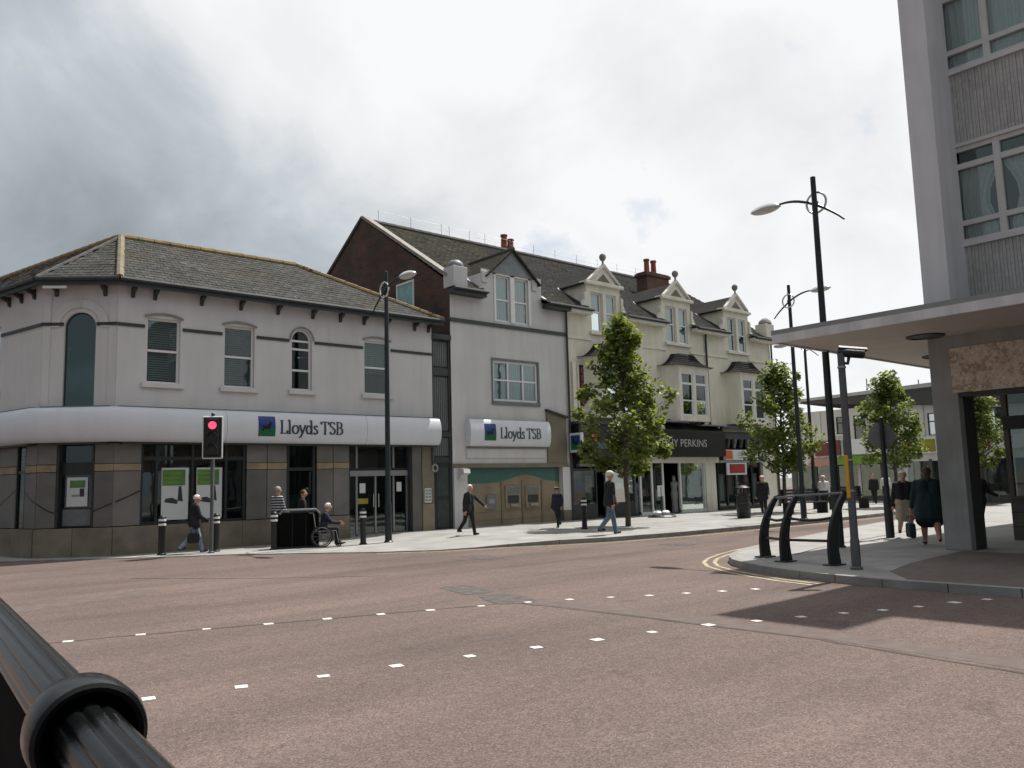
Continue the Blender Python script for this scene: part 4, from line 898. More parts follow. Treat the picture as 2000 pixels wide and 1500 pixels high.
def grey_house():
    x0, x1 = 18.1, 24.08
    B = thing('grey_house', 'grey rendered house with brick side gable, triple window and cash machine front', 'building', (21, 26, 0))
    MB(FF).wall(x0, x1, 2.3, 8.9, [(20.0, 22.48, 4.72, 6.46), (20.32, 21.06, 7.92, 8.91), (21.28, 22.02, 7.92, 8.91)], 0.18).build('wall', 'render_grey', B)
    MB(FF).wall(19.6, 22.75, 8.9, 9.9, [(20.32, 21.06, 8.89, 9.74), (21.28, 22.02, 8.89, 9.74)], 0.18).build('dormer_wall', 'render_grey', B)
    shell(B, x0 + 0.05, x1, 'render_grey')
    # brick gable
    gm = MB(); g = [(YF + 0.05, 0), (36.2, 0), (36.2, 9.4), (YR, ZR + 0.06), (YF + 0.05, 9.15)]
    gm.face([gm.pt(x0, y, z) for y, z in g]); gm.build('gable_wall', 'brick_gable', B)
    G = Fr((x0, 0), (0, -1), (-1, 0))
    def gb(a, b): # coping along verge
        mb = MB(); a, b = Vector(a), Vector(b); d = (b - a).normalized(); n_ = Vector((0, -d.z, d.y))
        if n_.z < 0: n_ = -n_
        for oo, t0, t1 in ((0.0, -0.02, 0.10),):
            pts = [a + n_ * t0, b + n_ * t0, b + n_ * t1, a + n_ * t1]; I = [mb.pt(x0 - 0.06, p.y, p.z) for p in pts]; J = [mb.pt(x0 + 0.28, p.y, p.z) for p in pts]; mb.face(I); mb.face(J[::-1])
            for k in range(4): mb.face((I[k], J[k], J[(k + 1) % 4], I[(k + 1) % 4]))
        return mb
    gb((x0, 24.35, 9.40), (x0, YR, ZR + 0.12)).build('verge_coping', 'verge', B); gb((x0, YR, ZR + 0.12), (x0, 36.2, 9.55)).build('verge_coping', 'ridge_dark', B)
    MB().box(x0 - 0.02, x0 + 0.62, YF - 0.30, YF + 0.35, 8.95, 9.72).build('kneeler', 'render_grey', B, bevel=0.02)
    mb = MB(); mb.lathe((x0 + 0.3, YF + 0.02, 9.72), [(0.30, 0), (0.32, 0.06), (0.28, 0.18), (0.16, 0.27), (0.02, 0.30)], 14); mb.build('kneeler_cap', 'lead', B, smooth=True)
    wd = MB(); wd.box(x0 - 0.03, x0 + 0.02, 26.50, 26.58, 8.5, 9.72); wd.box(x0 - 0.03, x0 + 0.02, 27.66, 27.74, 8.5, 9.72); wd.box(x0 - 0.03, x0 + 0.02, 26.58, 27.66, 9.64, 9.72); wd.box(x0 - 0.03, x0 + 0.02, 26.58, 27.66, 8.5, 8.58); wd = wd.build('window', 'white_gloss', B)
    MB().quad((x0 - 0.012, 26.58, 8.58), (x0 - 0.012, 27.66, 8.58), (x0 - 0.012, 27.66, 9.64), (x0 - 0.012, 26.58, 9.64)).build('pane', 'poster_aqua', wd)
    roof = main_roof(B, x0 + 0.2, x1, 'slate_old', 21, 'ridge_dark', 19.6, 22.75, 9.75)
    eaves(B, roof, x0 - 0.1, 19.58); eaves(B, roof, 22.77, x1)
    MB(FF).box(x0, x1, 0.0, 0.06, 7.66, 7.80).build('string_course', 'green_grey_trim', B)
    # dormer: lead gable and roof
    def gable(z0, zt, c, hw, o): return [(c - hw, z0), (c + hw, z0), (c, zt)]
    mb = MB(FF); mb.prism(gable(9.80, 10.78, 21.17, 1.12, 0), 0.0, 0.05, 'o'); mb.build('dormer_gable', 'lead', B)
    for s_ in (-1, 1):
        mb = MB(); a = Vector((21.17 + s_ * 1.40, 0, 9.62)); t = Vector((21.17, 0, 10.88))
        for ya, yb in ((YF - 0.18, 27.2),):
            I = [mb.pt(a.x, ya, a.z), mb.pt(t.x, ya, t.z), mb.pt(t.x, yb, t.z), mb.pt(a.x, yb, a.z)]; J = [mb.pt(a.x, ya, a.z - .07), mb.pt(t.x, ya, t.z - .09), mb.pt(t.x, yb, t.z - .09), mb.pt(a.x, yb, a.z - .07)]
            mb.face(I); mb.face(J[::-1])
            for k in range(4): mb.face((I[k], I[(k + 1) % 4], J[(k + 1) % 4], J[k]))
        mb.build('dormer_slope', 'slate_old', roof)
        MB(FF).box(21.17 + s_ * 1.575 - 0.005, 21.17 + s_ * 1.575 + 0.005, -1.8, 0.0, 8.6, 9.7).build('dormer_cheek', 'render_grey', B)
    ridge_caps('dormer_ridge', 'ridge_dark', roof, (21.17, YF - 0.18, 10.88), (21.17, 27.0, 10.88), 0.07)
    for a in (20.32, 21.28): sash(B, FF, a, a + 0.74, 7.92, 9.74, 0.10, rail=8.78, back='curtain', sill=False, fw_=0.07)
    for u in (19.75, 22.35): MB(FF).box(u - 0.13, u + 0.13, 0.0, 0.07, 9.35, 9.80).build('dormer_bracket', 'render_grey', B, bevel=0.02)
    mb = MB(FF)
    for a, b, c, d in ((20.22, 20.32, 7.90, 9.82), (21.06, 21.28, 7.90, 9.82), (22.02, 22.12, 7.90, 9.82), (20.22, 22.12, 9.745, 9.825)): mb.box(a, b, 0.0, 0.03, c, d)
    mb.build('dormer_surround', 'white_gloss', B)
    # triple casement
    sash(B, FF, 20.08, 22.40, 4.80, 6.38, 0.08, rail=None, bars=(20.86, 21.63), trans=(5.62,), back='curtain', sill=False, fw_=0.09)
    mb = MB(FF); mb.box(20.0, 20.08, -.1, 0.02, 4.72, 6.46); mb.box(22.40, 22.48, -.1, 0.02, 4.72, 6.46); mb.box(20.08, 22.40, -.1, 0.02, 6.38, 6.46); mb.box(20.0, 22.48, -.1, 0.05, 4.66, 4.80); mb.build('window_surround', 'pole_grey', B)
    # sign box and flat panel
    def prof(t): a = math.pi * (t - 0.5); return 0.12 + 0.20 * math.cos(a * 0.86), 3.06 + 1.0 * (0.5 + 0.5 * math.sin(a * 0.98) / math.sin(math.pi / 2 * 0.98))
    mb = MB(FF); A = [mb.pt(18.72, *prof(k / 12)) for k in range(13)]; C = [mb.pt(22.74, *prof(k / 12)) for k in range(13)]
    for k in range(12): mb.face((A[k], C[k], C[k + 1], A[k + 1]))
    mb.face(A + [mb.pt(18.72, 0, 4.06), mb.pt(18.72, 0, 3.06)]); mb.face(C[::-1] + [mb.pt(22.74, 0, 3.06), mb.pt(22.74, 0, 4.06)])
    sg = mb.build('fascia_sign', 'sign_white', B, smooth=True)
    def on(ua, za):
        def f(u, v, e=0.006):
            z = za + v; s_ = max(-1, min(1, (z - 3.56) / 0.5)); a = math.asin(s_ * math.sin(math.pi / 2 * 0.98)) / 0.98
            return FF(ua + u, 0.12 + 0.20 * math.cos(a * 0.86) + e, z)
        return f
    logo(sg, on(19.36, 3.27), 0.56); lettering('Lloyds TSB', on(20.12, 3.36), 2.1, 0.40, 'letter_navy', sg)
    MB(FF).box(18.72, 22.66, 0.0, 0.05, 2.64, 2.98).build('flat_panel', 'render_grey', B)
    MB(FF).box(18.74, 22.7, 0.0, 0.10, 2.985, 3.05).build('sign_batten', 'verge', B)
    mb = MB(FF); mb.prism([(22.78, 2.44), (23.86, 2.44), (23.86, 4.28), (22.78, 4.52)], 0.0, 0.06, 'o'); mb.build('side_panel', 'olive_tan', B)
    mb = MB(FF); mb.prism([(22.74, 4.50), (23.92, 4.24), (23.92, 4.32), (22.74, 4.58)], 0.0, 0.14, 'o'); mb.build('side_coping', 'frame_dark', B)
    MB(FF).box(18.12, 23.9, 0.0, 0.055, 2.27, 2.43).build('lintel', 'olive_tan', B)
    # projecting square sign
    ps = MB(FF).box(23.86, 24.02, 0.22, 0.86, 2.84, 3.62).build('projecting_sign', 'sign_white', B, bevel=0.02)
    def sidesurf(u, v, e=0.004): return FF(23.86 - e, 0.80 - u, 2.94 + v)
    logo(ps, sidesurf, 0.52)
    # pilasters and cash machine recess
    MB(FF).box(18.12, 18.72, -0.25, 0.05, 0.0, 2.27).build('pilaster', 'render_grey', B); MB(FF).box(23.58, 24.06, -0.25, 0.05, 0.55, 2.27).build('pilaster', 'render_grey', B); MB(FF).box(23.56, 24.07, -0.25, 0.07, 0.0, 0.55).build('pilaster_base', 'stone_plinth', B)
    mb = MB(FF); mb.prism([(0.05, 2.27), (0.36, 2.22), (0.40, 2.08), (0.24, 2.02), (0.05, 1.80)], 18.30, 18.60, 'u'); mb.build('scroll_bracket', 'render_grey', B)
    o = -0.18
    MB(FF).box(18.72, 23.58, o - 0.06, o, 0.0, 2.27).build('machine_wall', 'tan_stone', B)
    n = 24; mb = MB(FF); zz = lambda u: 1.70 + 0.30 * math.exp(-((u - 21.75) / 0.95) ** 2)
    for k in range(n):
        a, b = 18.74 + 4.82 * k / n, 18.74 + 4.82 * (k + 1) / n; mb.quad((a, o + 0.012, zz(a)), (b, o + 0.012, zz(b)), (b, o + 0.012, 2.26), (a, o + 0.012, 2.26))
    mb.build('green_panel', 'teal_panel', B)
    for u in (20.52, 21.56, 22.60): MB(FF).box(u - 0.035, u + 0.035, o, o + 0.03, 0.06, 1.78).build('pier_strip', 'olive_tan', B)
    for k, z in enumerate((0.32, 0.62)): MB(FF).box(18.74, 23.56, o, o + 0.008, z, z + 0.012).build('stone_joint', 'stone_plinth', B)
    for a in (20.68, 21.70):
        m_ = MB(FF).box(a, a + 0.76, o, o + 0.05, 0.72, 1.58).build('cash_machine', 'stone_band', B, bevel=0.01)
        MB(FF).box(a + 0.06, a + 0.70, o + 0.05, o + 0.056, 1.26, 1.52).build('machine_header', 'pole_grey', m_); MB(FF).box(a + 0.10, a + 0.66, o + 0.05, o + 0.058, 0.92, 1.22).build('screen', 'frame_dark', m_); MB(FF).box(a + 0.2, a + 0.56, o + 0.05, o + 0.12, 0.80, 0.88).build('keypad', 'metal_grey', m_)
    MB(FF).box(19.75, 20.22, o, o + 0.05, 0.72, 1.26).build('deposit_box', 'pole_grey', B, bevel=0.01); MB(FF).box(19.86, 20.11, o + 0.05, o + 0.056, 0.95, 1.1).build('deposit_slot', 'metal_grey', B)
    MB(FF).tube([(24.02, 0.10, ZE - 0.15), (24.05, 0.08, 8.5), (24.05, 0.08, 0.1)], 0.045, 8).build('downpipe', 'dark_trim', B)
    ridge_wire(roof, 18.9, 24.1, (18.9, 20.6, 22.3, 22.75, 23.95))
grey_house()

def bay(B, cx, z0, z1, mat='cream_trim'):
    """canted first-floor bay with two lights in the front, a bell-shaped tiled roof over it"""
    P = 0.72; hw, fw2 = 1.50, 1.12; pl = lambda k, dz=0: [(cx - hw * k, 0.0), (cx - fw2 * k, P * k), (cx + fw2 * k, P * k), (cx + hw * k, 0.0)]
    body = MB(FF); body.prism(pl(1.0), z0 - 0.25, z0, 'z'); body.prism(pl(1.0), z1, z1 + 0.22, 'z'); body.prism(pl(1.07), z1 + 0.22, z1 + 0.32, 'z')
    for u in (cx - fw2, cx - 0.09, cx + fw2 - 0.18): body.box(u, u + 0.18, P - 0.16, P - 0.001, z0, z1)
    b = body.build('bay', mat, B)
    F = Fr(FF(0, P, 0), (1, 0), (0, -1))
    for a in (cx - fw2 + 0.18, cx + 0.09):
        bay_light(B, F, a, z0, z1)
    for s_ in (-1, 1):
        A = FF(cx + s_ * hw, 0, 0); Cc = FF(cx + s_ * fw2, P, 0); d = (Cc - A)
        S = Fr((A.x, A.y), (d.x, d.y), (s_ * abs(d.y), -abs(d.x)))
        MB(S).box(0.0, d.length, -0.12, -0.002, z0, z1).build('bay_side', mat, B)
        MB(S).box(0.18, d.length - 0.18, -0.001, 0.012, z0 + 0.2, z1 - 0.2).build('bay_side_panel', 'cream', B)
    roof = MB(FF); rings = []
    n = 7
    for k in range(n + 1):
        t = k / n; q = 1.20 - 0.72 * t ** 0.7; z = z1 + 0.32 + 0.62 * (t ** 1.5)
        rings.append([(cx - hw * q, 0.0, z), (cx - fw2 * q, P * q, z), (cx - fw2 * q * 0.33, P * q, z), (cx + fw2 * q * 0.33, P * q, z), (cx + fw2 * q, P * q, z), (cx + hw * q, 0.0, z)])
    for r_, (a, c) in enumerate(zip(rings, rings[1:])):
        for j in range(5):
            lo = [Vector(a[j]), Vector(a[j + 1])]; hi = [Vector(c[j]), Vector(c[j + 1])]; m_ = 4 if j in (1, 2, 3) else 4
            for i in range(m_):
                p = [lo[0].lerp(lo[1], i / m_ + .01), lo[0].lerp(lo[1], (i + 1) / m_ - .01), hi[0].lerp(hi[1], (i + 1) / m_ - .01), hi[0].lerp(hi[1], i / m_ + .01)]
                e = 0.035; roof.quad(*[(v.x, v.y + (e if q_ < 2 else 0), v.z) for q_, v in enumerate(p)]); roof.quad((p[0].x, p[0].y + e, p[0].z), (p[1].x, p[1].y + e, p[1].z), (p[1].x, p[1].y, p[1].z - 0.02), (p[0].x, p[0].y, p[0].z - 0.02))
            roof.quad(*[tuple(v) for v in (lo[0], lo[1], hi[1], hi[0])])
    roof.face([roof.pt(*p) for p in rings[0]]); roof.face([roof.pt(*p) for p in rings[-1]])
    roof.build('bay_roof', 'slate_dark', B)
def bay_light(B, F, a, z0, z1, w=0.85):
    f_ = 0.07; mb = MB(F)
    mb.box(a, a + f_, -0.10, -0.03, z0, z1); mb.box(a + w - f_, a + w, -0.10, -0.03, z0, z1); mb.box(a + f_, a + w - f_, -0.10, -0.03, z1 - f_, z1); mb.box(a + f_, a + w - f_, -0.10, -0.03, z0, z0 + f_)
    zt, zm = z1 - 0.52, z0 + 0.70
    mb.box(a + f_, a + w - f_, -0.10, -0.02, zt - 0.05, zt + 0.05); mb.box(a + f_, a + w - f_, -0.10, -0.03, zm - 0.03, zm + 0.03)
    wd = mb.build('window', 'white_gloss', B)
    for p, q in ((z0 + f_, zm - 0.03), (zm + 0.03, zt - 0.05), (zt + 0.05, z1 - f_)): MB(F).quad((a + f_, -0.065, p), (a + w - f_, -0.065, p), (a + w - f_, -0.065, q), (a + f_, -0.065, q)).build('pane', 'glass_dark', wd)
    MB(F).box(a, a + w, -0.35, -0.34, z0, z1).build('room_wall', 'interior', wd)

def cream_house(x0, x1, cx, label, mat, seed, first=False, last=False):
    B = thing('terrace_house', label, 'building', ((x0 + x1) / 2, 26, 0), group='cream gabled houses of the terrace')
    dw = 1.08; h = [(cx - 0.80, cx - 0.14, 8.05, 8.91), (cx + 0.14, cx + 0.80, 8.05, 8.91)]
    MB(FF).wall(x0, x1, 4.0, 8.9, h, 0.18).build('wall', mat, B)
    MB(FF).wall(cx - dw, cx + dw, 8.9, 10.1, [(a, b, 8.89, 9.78) for a, b, _, _ in h], 0.18).build('dormer_wall', mat, B)
    shell(B, x0, x1, mat)
    roof = main_roof(B, x0, x1, 'slate_dark', seed, 'ridge_dark', cx - dw, cx + dw, 10.1)
    eaves(B, roof, x0, cx - dw - 0.02, board='cream_trim'); eaves(B, roof, cx + dw + 0.02, x1 + (0.15 if last else 0), board='cream_trim')
    for a, b in ((x0, cx - 0.9), (cx + 0.9, x1)): MB(FF).box(a, b, 0.0, 0.05, 7.62, 7.74).build('string_course', 'cream_trim', B)
    for a, b, _, _ in h: sash(B, FF, a, b, 8.05, 9.78, 0.10, rail=8.92, back='curtain' if cx < 34 else 'none', sill=False, fw_=0.07, glass='glass')
    MB(FF).box(cx - 0.95, cx + 0.95, 0.0, 0.12, 7.90, 8.04).build('dormer_sill', 'cream_trim', B, bevel=0.01)
    MB(FF).box(cx - 0.10, cx + 0.10, 0.0, 0.05, 8.05, 9.78).build('mullion', 'cream_trim', B)
    # cornice, pediment, ball finial
    MB(FF).box(cx - dw - 0.12, cx + dw + 0.12, -0.3, 0.16, 10.08, 10.22).build('cornice', 'cream_trim', B, bevel=0.02)
    mb = MB(FF); mb.prism([(cx - 0.88, 10.22), (cx + 0.88, 10.22), (cx, 10.98)], -0.05, 0.05, 'o'); pd = mb.build('pediment', 'cream_trim', B)
    mb = MB(FF); mb.prism([(cx - 0.42, 10.30), (cx + 0.42, 10.30), (cx, 10.66)], 0.05, 0.056, 'o'); mb.build('pediment_recess', 'olive_tan', pd)
    for s_ in (-1, 1):
        mb = MB(FF); mb.prism([(cx + s_ * 1.0, 10.20), (cx + s_ * 0.98, 10.30), (cx, 11.10), (cx, 10.97)], -0.05, 0.15, 'o'); mb.build('raking_cornice', 'cream_trim', pd)
        mb = MB(); yb = 27.2; y0_ = YF - 0.02; I = [mb.pt(cx + s_ * 1.2, y0_, 10.15), mb.pt(cx, y0_, 10.96), mb.pt(cx, yb, 10.96), mb.pt(cx + s_ * 1.2, yb, 10.15)]; mb.face(I); J = [mb.pt(cx + s_ * 1.2, y0_, 10.05), mb.pt(cx, y0_, 10.84), mb.pt(cx, yb, 10.84), mb.pt(cx + s_ * 1.2, yb, 10.05)]; mb.face(J[::-1])
        for k in range(4): mb.face((I[k], I[(k + 1) % 4], J[(k + 1) % 4], J[k]))
        mb.build('dormer_slope', 'slate_dark', roof)
        MB(FF).box(cx + s_ * dw - 0.006, cx + s_ * dw + 0.006, -2.2, 0.0, 8.6, 10.1).build('dormer_cheek', mat, B)
        # scroll console beside the dormer
        sp = [(cx + s_ * (dw + q), z) for q, z in ((0.0, 8.95), (0.42, 8.95), (0.44, 9.08), (0.26, 9.16), (0.14, 9.40), (0.16, 9.66), (0.0, 9.74))]
        MB(FF).prism(sp, -0.14, 0.06, 'o').build('scroll_console', 'cream_trim', B)
    mb = MB(); p = FF(cx, 0.05, 11.0); mb.lathe(p, [(0.10, 0), (0.07, 0.06), (0.045, 0.12), (0.045, 0.22), (0.08, 0.25), (0.135, 0.32), (0.155, 0.41), (0.135, 0.50), (0.07, 0.56), (0.01, 0.57)], 14); mb.build('ball_finial', 'verge', pd, smooth=True)
    bay(B, cx + (0.15 if cx > 30 else 0.0), 4.55, 6.55)
    return B, roof
C1, r1 = cream_house(24.08, 28.98, 26.45, 'cream terrace house with vertical red sign, behind the nearest tree', 'cream', 31)
C2, r2 = cream_house(28.98, 33.70, 31.50, 'cream terrace house above the black Dorothy Perkins shop sign', 'cream', 32)
C3, r3 = cream_house(33.70, 39.40, 36.40, 'cream end-of-terrace house above the white and orange shop sign', 'cream', 33, last=True)
for q, B, x in ((0, C2, 33.62),): MB(FF).tube([(x, 0.10, ZE - 0.2), (x, 0.08, 8.4), (x, 0.08, 4.2)], 0.05, 8).build('downpipe', 'dark_trim', B)
for fr_, x in ((r1, 24.3), (r2, 29.0), (r3, 33.8)): ridge_wire(fr_, x, x + 4.6, (x + 0.6, x + 2.2, x + 3.8))
st = MB().box(32.75, 34.55, 26.9, 27.6, 10.4, 12.35).build('chimney_stack', 'brick_chimney', C2, bevel=0.02); MB().box(32.68, 34.62, 26.83, 27.67, 12.12, 12.28).build('chimney_band', 'brick_chimney', st)
for x in (33.2, 33.75): MB().lathe((x, 27.25, 12.35), [(0.15, 0), (0.13, 0.62), (0.17, 0.66), (0.16, 0.74), (0.1, 0.74)], 12).build('chimney_pot', 'pot_red', st, smooth=True)
st = MB().box(26.0, 27.2, YR + 0.02, YR + 0.62, ZR - 0.8, ZR + 0.06).build('chimney_stack', 'brick_chimney', C1)
for x, h in ((26.38, 0.76), (26.80, 0.60)): MB().lathe((x, YR + 0.3, ZR + 0.06), [(0.17, 0), (0.15, h), (0.19, h + .04), (0.18, h + .10), (0.12, h + .10)], 12).build('chimney_pot', 'pot_red', st, smooth=True)
# end gable of the terrace with kneeler
mb = MB(); mb.face([mb.pt(39.41, y, z) for y, z in ((YF, 0), (36, 0), (36.2, 9.4), (YR, ZR), (YF, 9.1))]); mb.build('gable_wall', 'cream', C3)
MB().box(38.75, 39.5, YF - 0.28, YF + 0.4, 9.0, 9.75).build('kneeler', 'cream_trim', C3, bevel=0.02); MB().lathe((39.1, YF, 9.75), [(0.32, 0), (0.36, 0.05), (0.30, 0.2), (0.15, 0.32), (0.02, 0.36)], 12).build('kneeler_cap', 'verge', C3, smooth=True)
MB(FF).tube([(39.35, 0.12, ZE - 0.15), (39.35, 0.08, 0.1)], 0.05, 8).build('downpipe', 'dark_trim', C3)

# shop fronts under the cream houses
def shop_dp():
    B = C2; a0, a1 = 27.2, 34.0
    mb = MB(FF); mb.prism([(0.0, 2.68), (0.62, 2.68), (0.62, 3.86), (0.0, 4.25)], a0, a1, 'u'); sg = mb.build('black_fascia', 'black_satin', B, bevel=0.01)
    def surf(u, v): return FF(27.75 + u, 0.626, 3.12 + v)
    put_text('lettering', 'letter_silver', sg, 'DOROTHY PERKINS', 4.75, 0.34, surf)
    MB(FF).box(28.15, a1 - 0.15, 0.0, 0.30, 2.40, 2.66).build('shop_head', 'cream_trim', B)
    MB(FF).box(33.0, 33.78, -0.3, 0.12, 0.0, 2.40).build('shop_pier', 'cream_trim', B)
    MB(FF).box(28.2, 33.7, -3.2, -3.15, 0.0, 4.0).build('shop_interior', 'interior_shop', B)
    o = 0.02
    # left and right display windows with a recessed doorway between
    for a, b, nb in ((28.35, 29.9, 2), (31.15, 33.0, 1)):
        w = MB(FF); 
        for k in range(nb + 1): u = a + (b - a) * k / nb; w.box(u - 0.05, u + 0.05, o - 0.08, o + 0.02, 0.18, 2.40)
        w.box(a - 0.05, b + 0.05, o - 0.08, o + 0.06, 0.12, 0.26); w = w.build('shop_window', 'white_gloss', B)
        for k in range(nb):
            p, q = a + (b - a) * k / nb + 0.05, a + (b - a) * (k + 1) / nb - 0.05; MB(FF).quad((p, o - 0.03, 0.26), (q, o - 0.03, 0.26), (q, o - 0.03, 2.4), (p, o - 0.03, 2.4)).build('pane', 'glass_shop', w)
        MB(FF).box(a, b, -1.0, 0.0, 0.0, 0.12).build('stall_riser', 'frame_dark', w)
        for k in range(3):
            u = a + 0.3 + k * (b - a - 0.5) / 2; MB().lathe(FF(u, -0.6, 0.14), [(0.16, 0), (0.14, 0.5), (0.19, 0.85), (0.13, 1.05), (0.20, 1.35), (0.06, 1.48), (0.09, 1.6), (0.02, 1.72)], 10).build('mannequin', ('poster_white', 'poster_dark', 'blind')[k], w, smooth=True)
        MB(FF).box(a + 0.15, a + 0.95, o - 0.14, o - 0.12, 0.95, 1.25).build('sale_card', 'red_sign', w)
        mb = MB(FF); c = [(a + 0.35 + 0.17 * math.cos(2 * math.pi * k / 18), 1.10 + 0.15 * math.sin(2 * math.pi * k / 18)) for k in range(18)]; mb.poly(*[(u, o - 0.115, z) for u, z in c]); mb.build('sale_disc', 'salmon', w)
    w = MB(FF)
    for u in (30.35, 30.95): w.box(u - 0.04, u + 0.04, -0.9, -0.82, 0.05, 2.3)
    w.box(30.3, 31.0, -0.9, -0.82, 2.22, 2.3); w = w.build('shop_door', 'metal_grey', B); MB(FF).quad((30.39, -0.86, 0.1), (30.91, -0.86, 0.1), (30.91, -0.86, 2.22), (30.39, -0.86, 2.22)).build('pane', 'glass_shop', w)
    MB(FF).box(30.42, 30.88, -0.84, -0.83, 0.7, 1.2).build('door_poster', 'poster_white', w)
    for a, b, z in ((29.0, 31.2, 4.24), (32.2, 34.1, 4.12)): MB(FF).box(a, b, 0.0, 0.7, z, z + 0.05).build('lead_roll', 'lead', B)
    # black pots and clutter on the fascia ledge
    for k in range(7): MB().lathe(FF(30.2 + k * 0.42, 0.28, 4.2), [(0.10, 0), (0.12, 0.12 + 0.05 * (k % 3)), (0.05, 0.2)], 8).build('ledge_ornament', 'far_dark', B)
shop_dp()
def shop_left():
    B = C1; a0, a1 = 24.12, 27.15
    MB(FF).box(a0 + 0.1, a1, 0.0, 0.40, 2.62, 4.02).build('black_fascia', 'black_satin', B, bevel=0.01)
    MB(FF).box(a0, a1, -0.04, 0.5, 4.02, 4.12).build('fascia_coping', 'far_dark', B)
    MB(FF).box(24.9, 25.25, 0.40, 0.42, 3.3, 3.6).build('sign_patch', 'orange_sign', B); MB(FF).box(25.3, 25.9, 0.40, 0.42, 3.0, 3.25).build('sign_patch', 'teal_panel', B)
    MB(FF).box(a0, a1, -2.4, -2.35, 0.0, 4.0).build('shop_interior', 'interior_shop', B)
    MB(FF).box(24.4, 25.9, 0.0, 0.20, 2.28, 2.40).build('blind_box', 'pole_grey', B)
    for a, b in ((24.2, 25.5), (26.1, 27.9)):
        w = MB(FF); w.box(a - 0.06, a, -0.06, 0.03, 0.0, 2.6); w.box(b, b + 0.06, -0.06, 0.03, 0.0, 2.6); w.box(a, b, -0.06, 0.03, 0.0, 0.75); w.box(a, b, -0.06, 0.03, 2.1, 2.2); w = w.build('shop_window', 'frame_dark', B)
        MB(FF).quad((a, -0.02, 0.75), (b, -0.02, 0.75), (b, -0.02, 2.1), (a, -0.02, 2.1)).build('pane', 'glass_shop', w)
        MB(FF).box(a + 0.05, a + 0.55, -0.12, -0.10, 1.78, 2.06).build('poster', 'red_sign', w); MB(FF).box(a + 0.18, a + 0.66, -0.12, -0.10, 1.25, 1.60).build('poster', 'logo_blue', w); MB(FF).box(a + 0.2, a + 0.62, -0.12, -0.10, 0.85, 1.2).build('poster', 'maroon_sign', w); MB(FF).box(a + 0.8, a + 1.2, -0.12, -0.10, 0.9, 1.9).build('poster', 'blind', w)
    # vertical red sign on the wall
    vs = MB(FF).box(24.78, 25.18, 0.0, 0.06, 4.80, 6.52).build('vertical_sign', 'sign_black_red', B)
    rg = random.Random(5)
    for k in range(5):
        zc = 6.30 - k * 0.33; mb = MB(FF); pts = [(24.97 + 0.11 * math.cos(t), zc + 0.12 * math.sin(t)) for t in [0.4 + (5.0 - (k % 2)) * j / 14 for j in range(15)]]
        for p, q in zip(pts, pts[1:]): d_ = Vector((q[0] - p[0], q[1] - p[1])).normalized() * 0.028; mb.quad((p[0] - d_.y, 0.064, p[1] + d_.x), (q[0] - d_.y, 0.064, q[1] + d_.x), (q[0] + d_.y, 0.064, q[1] - d_.x), (p[0] + d_.y, 0.064, p[1] - d_.x))
        mb.build('sign_mark', 'red_mark', vs)
    MB(FF).box(24.3, 24.5, 0.0, 0.10, 4.1, 6.6).build('pilaster', 'cream_trim', B); MB(FF).box(24.62, 24.70, 0.0, 0.05, 4.4, 6.6).build('pilaster', 'cream_trim', B)
shop_left()
def shop_right():
    B = C3; a0, a1 = 34.05, 39.3
    MB(FF).box(a0, a1, -0.1, 0.3, 3.55, 4.02).build('old_fascia', 'far_dark', B); MB(FF).box(a0, a1, 0.0, 0.42, 3.90, 4.05).build('fascia_cornice', 'olive_tan', B)
    MB(FF).box(a0, a1, 0.3, 0.5, 4.05, 4.16).build('ledge', 'far_dark', B)
    for k in range(9): MB(FF).prism([(0.3, 3.10), (0.36, 3.10), (0.46, 3.42), (0.46, 3.54), (0.3, 3.54)], 34.5 + k * 0.55, 34.62 + k * 0.55, 'u').build('corbel', ('far_dark', 'pole_grey')[k % 2], B)
    sg = MB(FF).box(34.2, 38.0, 0.3, 0.40, 2.52, 3.02).build('shop_sign', 'sign_white', B, bevel=0.01)
    MB(FF).box(34.22, 34.85, 0.40, 0.406, 2.56, 2.98).build('sign_block', 'orange_sign', sg)
    for k in range(3): MB(FF).box(35.3, 37.4 - 0.2 * k, 0.40, 0.404, 2.62 + k * 0.11, 2.66 + k * 0.11).build('sign_line', 'sign_back', sg)
    MB(FF).box(33.9, 38.2, 0.0, 0.34, 2.40, 2.50).build('shop_head', 'blind', B)
    hs = MB(FF).box(34.3, 35.95, 0.36, 0.42, 1.80, 2.38).build('hanging_sign', 'sign_white', B); MB(FF).box(34.5, 35.8, 0.42, 0.425, 1.88, 2.32).build('sign_block', 'red_sign', hs)
    MB(FF).box(a0, a1, -1.6, -1.55, 0.0, 4.0).build('shop_interior', 'interior_shop', B)
    for k in range(6):
        u = 34.1 + k * 0.72; MB(FF).box(u - 0.05, u + 0.05, -0.06, 0.03, 0.0, 2.4).build('shop_mullion', 'frame_dark', B)
        if k < 5:
            p = MB(FF).quad((u + 0.05, -0.02, 0.3), (u + 0.67, -0.02, 0.3), (u + 0.67, -0.02, 2.4), (u + 0.05, -0.02, 2.4)).build('shop_pane', 'glass_shop', B)
            MB(FF).box(u + 0.05, u + 0.67, -0.06, 0.03, 0.0, 0.3).build('stall_riser', 'frame_dark', B)
            MB(FF).box(u + 0.12, u + 0.58, -0.12, -0.10, 0.55 + 0.3 * (k % 2), 1.85).build('poster', ('poster_white', 'salmon', 'blind', 'salmon', 'poster_white')[k], B)
    MB(FF).box(37.9, 38.5, -0.1, 0.1, 0.0, 3.5).build('shop_pier', 'cream_trim', B); MB(FF).box(38.55, 39.3, -0.05, 0.0, 0, 3.5).build('shop_pier', 'cream', B)
shop_right()

